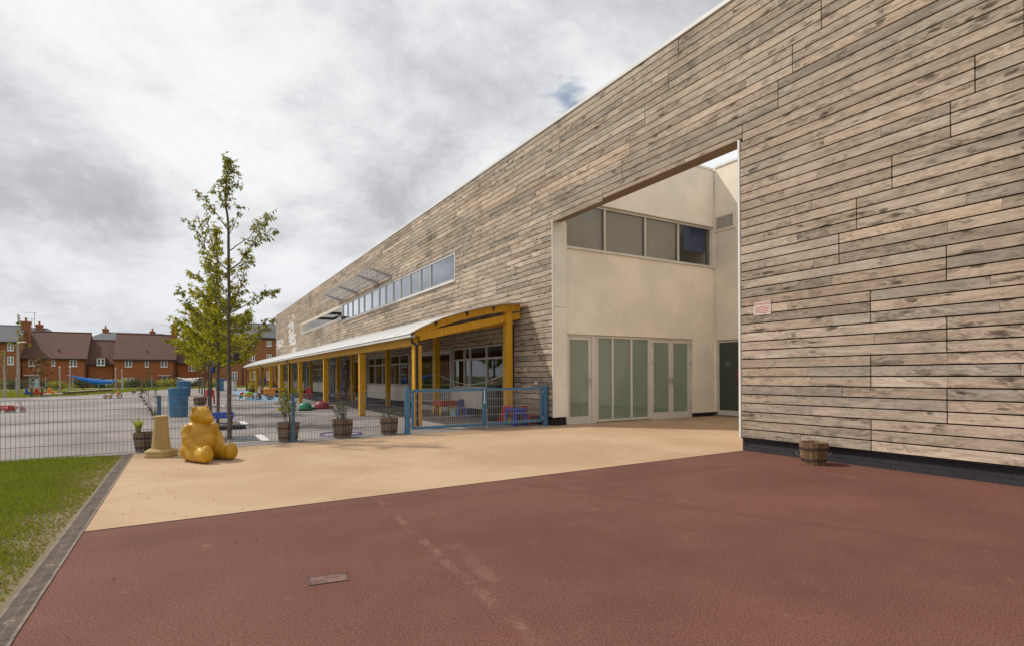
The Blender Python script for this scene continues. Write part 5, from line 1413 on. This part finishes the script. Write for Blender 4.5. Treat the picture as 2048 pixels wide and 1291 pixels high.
# orange topped table with navy bench
t = thing('play_table', 'long orange topped play table with a navy bench below it under the walkway edge', 'table', (5.2, 38.6, 0), rad(-20))
mb = MB(); mb.box((-1.0, -.4, .46), (1.25, .35, .53)); mb.build('top', M['t_orange'], t, bevel=.02)
mb = MB(); mb.box((-.9, -.35, .05), (-.2, .3, .458)); mb.build('locker', M['t_orange'], t, bevel=.02)
mb = MB(); mb.box((-.15, -.7, .02), (1.5, -.15, .28)); mb.build('bench', M['t_navy'], t, bevel=.03)
for xx in (.5, 1.15): mb = MB(); mb.box((xx-.04, -.1, 0), (xx+.04, .3, .458)); mb.build('leg', M['t_navy'], t)
def chair(label, loc, rz_, col, s=1.0, seat=.28):
    t = thing('child_chair', label, 'chair', loc, rz_, 'small plastic chairs on the playground'); t.scale = (s, s, s)
    mb = MB(); mb.box((-.17, -.16, seat-.03), (.17, .17, seat)); mb.build('seat', M[col], t, bevel=.012, seg=2)
    mb = MB(); mb.prism([(-.17, seat+.001), (.17, seat+.001), (.165, seat+.24), (.12, seat+.28), (-.12, seat+.28), (-.165, seat+.24)], 'y', .14, .17); mb.build('backrest', M[col], t, bevel=.01)
    for sx in (-1, 1):
        for sy in (-1, 1): mb = MB(); mb.bar((sx*.145, sy*.135, seat-.031), (sx*.165, sy*.155, 0), .045); mb.build('leg', M[col], t)
    return t
chair('orange red chair behind the third walkway post', (6.1, 33.2, 0), 2.4, 't_red', 1.15)
chair('orange chair next to the orange red chair under the walkway', (6.0, 34.2, 0), 1.0, 't_orange', 1.15)
chair('red plastic chair farther along, beside the planter under the trees', (.88, 30.9, 0), -.5, 't_red', 1.25)
tub('planter_tub', 'weathered tub beside the red chair under the row of trees', (.50, 29.25, 0), .27, .36)
# blue sand tray
t = thing('sand_tray', 'blue sand tray on a dark stand just behind the second tree', 'sand tray', (*G(441, 852).to_2d(), 0), -.1); t.scale = (.62, .8, 1)
mb = MB(); mb.box((-.5, -.25, .22), (.5, .25, .25)); mb.box((-.5, -.25, .251), (.5, -.22, .36)); mb.box((-.5, .22, .251), (.5, .25, .36)); mb.box((-.5, -.219, .251), (-.47, .219, .36)); mb.box((.47, -.219, .251), (.5, .219, .36)); mb.build('tray', M['t_blue'], t, bevel=.006)
mb = MB(); mb.box((-.47, -.22, .2505), (.47, .22, .29)); mb.build('sand', paint('damp_sand', (.22, .16, .10), .95, .3, 12), t)
for sx in (-.42, .42):
    for sy in (-.18, .18): mb = MB(); mb.box((sx-.025, sy-.025, 0), (sx+.025, sy+.025, .219)); mb.build('leg', M['t_black'], t)
mb = MB(); mb.box((-.42, -.2, .06), (.42, .2, .08)); mb.build('shelf', M['t_black'], t)
t = thing('rubble_tray', 'low black tray of stones on the ground in front of the blue sand tray', 'tray', (*G(452, 857).to_2d(), 0), .05); t.scale = (.75, .8, .8)
mb = MB(); mb.box((-.55, -.22, .0), (.55, .22, .03)); mb.box((-.55, -.22, .031), (.55, -.19, .11)); mb.box((-.55, .19, .031), (.55, .22, .11)); mb.box((-.55, -.189, .031), (-.52, .189, .11)); mb.box((.52, -.189, .031), (.55, .189, .11)); mb.build('tray', M['t_black'], t, bevel=.004)
mb = MB(); rr = random.Random(8)
for i in range(40): mb.ell((rr.uniform(-.45, .45), rr.uniform(-.15, .15), rr.uniform(.06, .13)), (rr.uniform(.04, .07), rr.uniform(.03, .06), rr.uniform(.025, .05)), None, 7, 5)
mb.build('stones', paint('stones', (.20, .16, .12), .9, .4, 7), t)
# hoop
mb = MB(); mb.ring((0, 0, .012), .44, .0125, 48); o = mb.build('hoop', M['t_purple'], None, True, loc=(2.9, 12.35, 0)); tag(o, 'purple blue plastic hoop lying flat on the asphalt between two planter tubs', 'hoop')
# shells
for (x, y, c, r, lab, c2) in ((3.85, 22.0, 't_green', .20, 'green plastic turtle shaped sand shell with a dark rim', 't_black'), (4.60, 22.70, 't_maroon', .24, 'dark red domed sand shell at the foot of a walkway post', 't_maroon')):
    t = thing('sand_shell', lab, 'sandpit shell', (x, y, 0))
    mb = MB(); mb.lathe([(r, .06), (r*.98, .12), (r*.86, .2), (r*.6, .27), (r*.3, .30), (.0001, .31)], 28, sx=1.25); mb.build('dome', M[c], t, smooth=rad(60))
    mb = MB(); mb.lathe([(r*.95, 0), (r*1.1, .015), (r*1.1, .05), (r*1.0, .058)], 28, sx=1.25); mb.ell((r*1.5, -.05, .07), (.10, .08, .05)); mb.build('rim', M[c2], t, smooth=rad(50))
# things under the near end of the walkway
t = thing('play_table', 'low red round cornered table on splayed yellow legs under the walkway', 'table', (7.35, 16.9, 0), 0)
mb = MB(); mb.prism([(-.27, -.36), (.27, -.36), (.34, -.28), (.34, .28), (.27, .36), (-.27, .36), (-.34, .28), (-.34, -.28)], 'z', .30, .46); mb.build('top', M['t_red'], t, bevel=.03, seg=2)
for sx in (-1, 1):
    for sy in (-1, 1): mb = MB(); mb.tube([(sx*.24, sy*.26, .298), (sx*.30, sy*.33, 0)], [.05, .038], 8); mb.build('leg', M['t_yellow'], t)
chair('dark blue plastic chair beside the pale box under the walkway', (7.35, 15.35, 0), .5, 't_blue', 1.0, .28)
t = thing('storage_box', 'pale blue lidded storage box beside the red table', 'box', (7.30, 15.95, 0), .1)
mb = MB(); mb.box((-.12, -.15, 0), (.12, .15, .20)); mb.build('body', M['t_cyan'], t, bevel=.01); mb = MB(); mb.box((-.13, -.16, .201), (.13, .16, .225)); mb.build('lid', M['t_cyan'], t, bevel=.006)
t = thing('water_butt', 'tall black barrel with a crumpled brown cover beside the rear walkway post', 'barrel', (7.50, 13.75, 0))
mb = MB(); mb.lathe([(.20, 0), (.235, .2), (.245, .5), (.235, .85), (.21, .98)], 28); mb.build('drum', paint('black_plastic_butt', (.016, .017, .022), .4, .2, 4), t, smooth=rad(50))
mb = MB(); mb.ell((0, 0, 1.04), (.20, .19, .14)); 
for v in range(len(mb.v)):
    x, y, z = mb.v[v]; mb.v[v] = (x*(1+.12*math.sin(z*31+x*20)), y*(1+.12*math.sin(x*25)), z+.03*math.sin(x*22+y*17))
mb.build('cover', paint('brown_sacking', (.18, .13, .09), .9, .35, 9), t, smooth=True)
t = thing('play_table', 'small bright blue plastic table close behind the right hand gate leaf', 'table', (7.32, 12.25, 0), ga)
mb = MB(); mb.box((-.21, -.22, .36), (.21, .22, .42)); mb.box((-.19, -.20, .27), (.19, -.17, .359)); mb.build('top', M['t_blue'], t, bevel=.015, seg=2)
for sx in (-1, 1):
    for sy in (-1, 1): mb = MB(); mb.box((sx*.17-.035, sy*.18-.035, 0), (sx*.17+.035, sy*.18+.035, .358 if sy > 0 else .268)); mb.build('leg', M['t_blue'], t)
chair('red plastic chair at the right of the bright blue table', (7.66, 12.2, 0), .4, 't_red', .9, .26)
chair('red plastic chair behind the left side of the bright blue table', (7.30, 12.75, 0), 2.9, 't_red', .9, .26)
t = thing('toy_bucket', 'small yellow bucket at the foot of the rear walkway post', 'bucket', (7.2, 12.42, 0)); mb = MB(); mb.lathe([(.05, 0), (.07, .16), (.075, .165), (.066, .165), (.05, .02)], 16); mb.build('pail', M['t_yellow'], t, smooth=rad(50)); mb = MB(); mb.ring((0, 0, .16), .07, .004, 16, 'x', 5, 0, PI); mb.build('handle', M['t_white'], t)
# play hut, pots and posts at the far end
t = thing('play_hut', 'small blue and cream play hut at the far end beside the brick block', 'play hut', (3.2, 59.5, 0), -.3)
mb = MB(); mb.box((-.75, -.6, 0), (-.05, .6, 1.15)); mb.build('blue_wall', M['bluebin'], t, bevel=.02); mb = MB(); mb.box((-.045, -.6, 0), (.8, .6, 1.0)); mb.build('cream_wall', M['cream2'], t, bevel=.02)
mb = MB(); mb.prism([(-.85, 1.152), (.9, 1.02), (.9, 1.07), (-.85, 1.22)], 'y', -.7, .7); mb.build('roof', M['t_navy'], t)
mb = MB(); mb.box((.2, -.62, .05), (.6, -.602, .8)); mb.build('door', M['t_white'], t)
t = thing('bollard', 'short blue bollard between the play hut and the walkway', 'bollard', (4.05, 60, 0)); mb = MB(); mb.lathe([(.09, 0), (.09, .8), (.12, .82), (.12, .95), (.05, 1.0)], 14); mb.build('shaft', M['bluebin'], t, smooth=rad(40)); mb = MB(); mb.lathe([(.16, 0), (.16, .05), (.1, .06)], 14); mb.build('foot', M['t_navy'], t)
for x, y, lab, m_ in ((4.62, 50.5, 'dark pot of bushy yellow green leaves near the far end of the walkway', 'leafB'), (5.7, 46, 'pot with a round green bush between the far walkway posts', 'leafC')):
    t = tub('planter_tub', 'dark ' + lab.replace('dark ', ''), (x, y, 0), .28, .36, 'half barrel planters')
    s_ = thing('potted_bush', lab.replace('dark pot of ', '').replace('pot with a ', '') + ', growing in its tub', 'shrub', (x, y, .32)); mb = MB(); leafball(mb, (0, 0, .3), (.3, .3, .28), 160, .12, .07, .5, .1, r1); mb.build('foliage', M[m_], s_, tone=True)
# boxes on the trunks
for (x, y, z, lab, rz_) in ((.86, 12.47, 1.68, 'small dark nest box strapped to the nearest tree trunk', .2), (.60, 16.85, 1.46, 'navy nest box strapped to the second tree trunk', -.2)):
    t = thing('nest_box', lab, 'nest box', (x, y, z), rz_, 'nest boxes on the trees')
    mb = MB(); mb.lathe([(.0001, -.09), (.045, -.08), (.06, -.02), (.06, .05), (.04, .09), (.0001, .11)], 14); mb.build('box', M['t_navy'] if z < 1.6 else M['black'], t, smooth=rad(50))
    mb = MB(); mb.tube([(0, 0, .10), (-.05, .03, .20), (-.10, .06, .22)], .008, 6); mb.build('strap', M['black'], t)

# ================================================================== SKY, SUN, CAMERA
wd = bpy.data.worlds.new('World'); S.world = wd; wd.use_nodes = True
nt = wd.node_tree; bg = nt.nodes['Background']; out = nt.nodes['World Output']
SUN_AZ = math.atan2(-.66, .75); SUN_EL = rad(50)          # direction the sun stands in, from +Y towards -X
sky = N(nt, 'ShaderNodeTexSky', sky_type='NISHITA'); sky.sun_disc = False; sky.sun_elevation = SUN_EL; sky.sun_rotation = SUN_AZ; sky.air_density = 1.2; sky.dust_density = 1.5
tc = N(nt, 'ShaderNodeTexCoord'); sp = N(nt, 'ShaderNodeSeparateXYZ'); L(nt, tc.outputs['Generated'], sp.inputs[0])
zz = math_(nt, 'ADD', math_(nt, 'MAXIMUM', sp.outputs[2], 0.0), .36)
cv = N(nt, 'ShaderNodeCombineXYZ'); L(nt, math_(nt, 'DIVIDE', sp.outputs[0], zz), cv.inputs[0]); L(nt, math_(nt, 'DIVIDE', sp.outputs[1], zz), cv.inputs[1]); cv.inputs[2].default_value = 3.7
n1 = noise(nt, cv.outputs[0], 1.15, 9, .60, .1)
n2 = noise(nt, cv.outputs[0], 3.4, 10, .66, .3)
n3 = noise(nt, cv.outputs[0], .55, 3, .5, .2)
wv = N(nt, 'ShaderNodeTexNoise'); wv.inputs['Scale'].default_value = 2.2; wv.inputs['Detail'].default_value = 6; L(nt, cv.outputs[0], wv.inputs['Vector'])
wm = N(nt, 'ShaderNodeVectorMath', operation='MULTIPLY_ADD'); L(nt, wv.outputs['Color'], wm.inputs[0]); wm.inputs[1].default_value = (.55, .55, .55); L(nt, cv.outputs[0], wm.inputs[2])
pv = N(nt, 'ShaderNodeTexVoronoi', feature='SMOOTH_F1'); pv.inputs['Scale'].default_value = 2.1; pv.inputs['Smoothness'].default_value = .7; L(nt, wm.outputs[0], pv.inputs['Vector'])
den = math_(nt, 'ADD', math_(nt, 'MULTIPLY', n1, .50), math_(nt, 'ADD', math_(nt, 'MULTIPLY', n2, .30), math_(nt, 'ADD', math_(nt, 'MULTIPLY', n3, .12), .05)))
den = math_(nt, 'ADD', den, math_(nt, 'MULTIPLY', math_(nt, 'SUBTRACT', .42, pv.outputs['Distance']), .24))
cr = N(nt, 'ShaderNodeValToRGB'); L(nt, den, cr.inputs[0])
e = cr.color_ramp.elements
e[0].position = .435; e[0].color = (.93, .94, .955, 1); e[1].position = .65; e[1].color = (.42, .435, .475, 1)
for pos, col in ((.476, (.86, .868, .885, 1)), (.526, (.705, .712, .735, 1)), (.58, (.54, .548, .58, 1))):
    q = cr.color_ramp.elements.new(pos); q.color = col
cloud = cr.outputs[0]
hz = ramp(nt, sp.outputs[2], .0, .30, 1, 0)
cloud = mix(nt, math_(nt, 'MULTIPLY', hz, .38), cloud, (.56, .59, .66))
bd = ray(1135, 205).normalized()                         # one small break in the cloud, where blue shows
vd = N(nt, 'ShaderNodeVectorMath', operation='DISTANCE'); L(nt, tc.outputs['Generated'], vd.inputs[0]); vd.inputs[1].default_value = bd
hole = ramp(nt, math_(nt, 'ADD', vd.outputs['Value'], math_(nt, 'MULTIPLY', math_(nt, 'SUBTRACT', noise(nt, cv.outputs[0], 4.5, 6, .6, .4), .5), .30)), -.01, .05, .8, 0)
skyc = N(nt, 'ShaderNodeMix', data_type='RGBA', blend_type='MULTIPLY'); skyc.inputs[0].default_value = 1; L(nt, sky.outputs[0], skyc.inputs[6]); skyc.inputs[7].default_value = (.10, .10, .10, 1)
fin = mix(nt, hole, cloud, skyc.outputs[2])
# the same light, boosted a little overhead where the cloud is thin
L(nt, fin, bg.inputs[0]); bg.inputs[1].default_value = 1.0
sl = bpy.data.lights.new('sun', 'SUN'); sl.energy = 3.15; sl.angle = rad(1.6); sl.color = (1, .93, .82)
so = bpy.data.objects.new('sun', sl); COL.objects.link(so)
ce = math.cos(SUN_EL); hd = Vector((-.66, .75)).normalized()
sd = Vector((hd.x*ce, hd.y*ce, math.sin(SUN_EL)))
so.rotation_euler = sd.to_track_quat('Z', 'Y').to_euler(); so.location = (-10, 12, 20)

cam = bpy.data.cameras.new('camera'); co_ = bpy.data.objects.new('camera', cam); COL.objects.link(co_)
cam.sensor_width = 36; cam.lens = FPX/2048*36; cam.shift_x = 0; cam.shift_y = (CY - 645.5)/2048; cam.clip_start = .05; cam.clip_end = 5000
c, s = math.cos(ROLL), math.sin(ROLL); UP = Vector((0, 0, 1))
Rc = VR*c + UP*s; Uc = UP*c - VR*s; Bc = -VF
co_.matrix_world = Matrix(((Rc.x, Uc.x, Bc.x, 0), (Rc.y, Uc.y, Bc.y, 0), (Rc.z, Uc.z, Bc.z, H), (0, 0, 0, 1)))
S.camera = co_
S.view_settings.view_transform = 'Standard'; S.view_settings.look = 'None'; S.view_settings.exposure = 0; S.view_settings.gamma = 1
S.render.engine = 'CYCLES'
S.cycles.max_bounces = 8; S.cycles.transparent_max_bounces = 24
S.cycles.use_adaptive_sampling = True
try: S.cycles.use_denoising = True
except Exception: pass
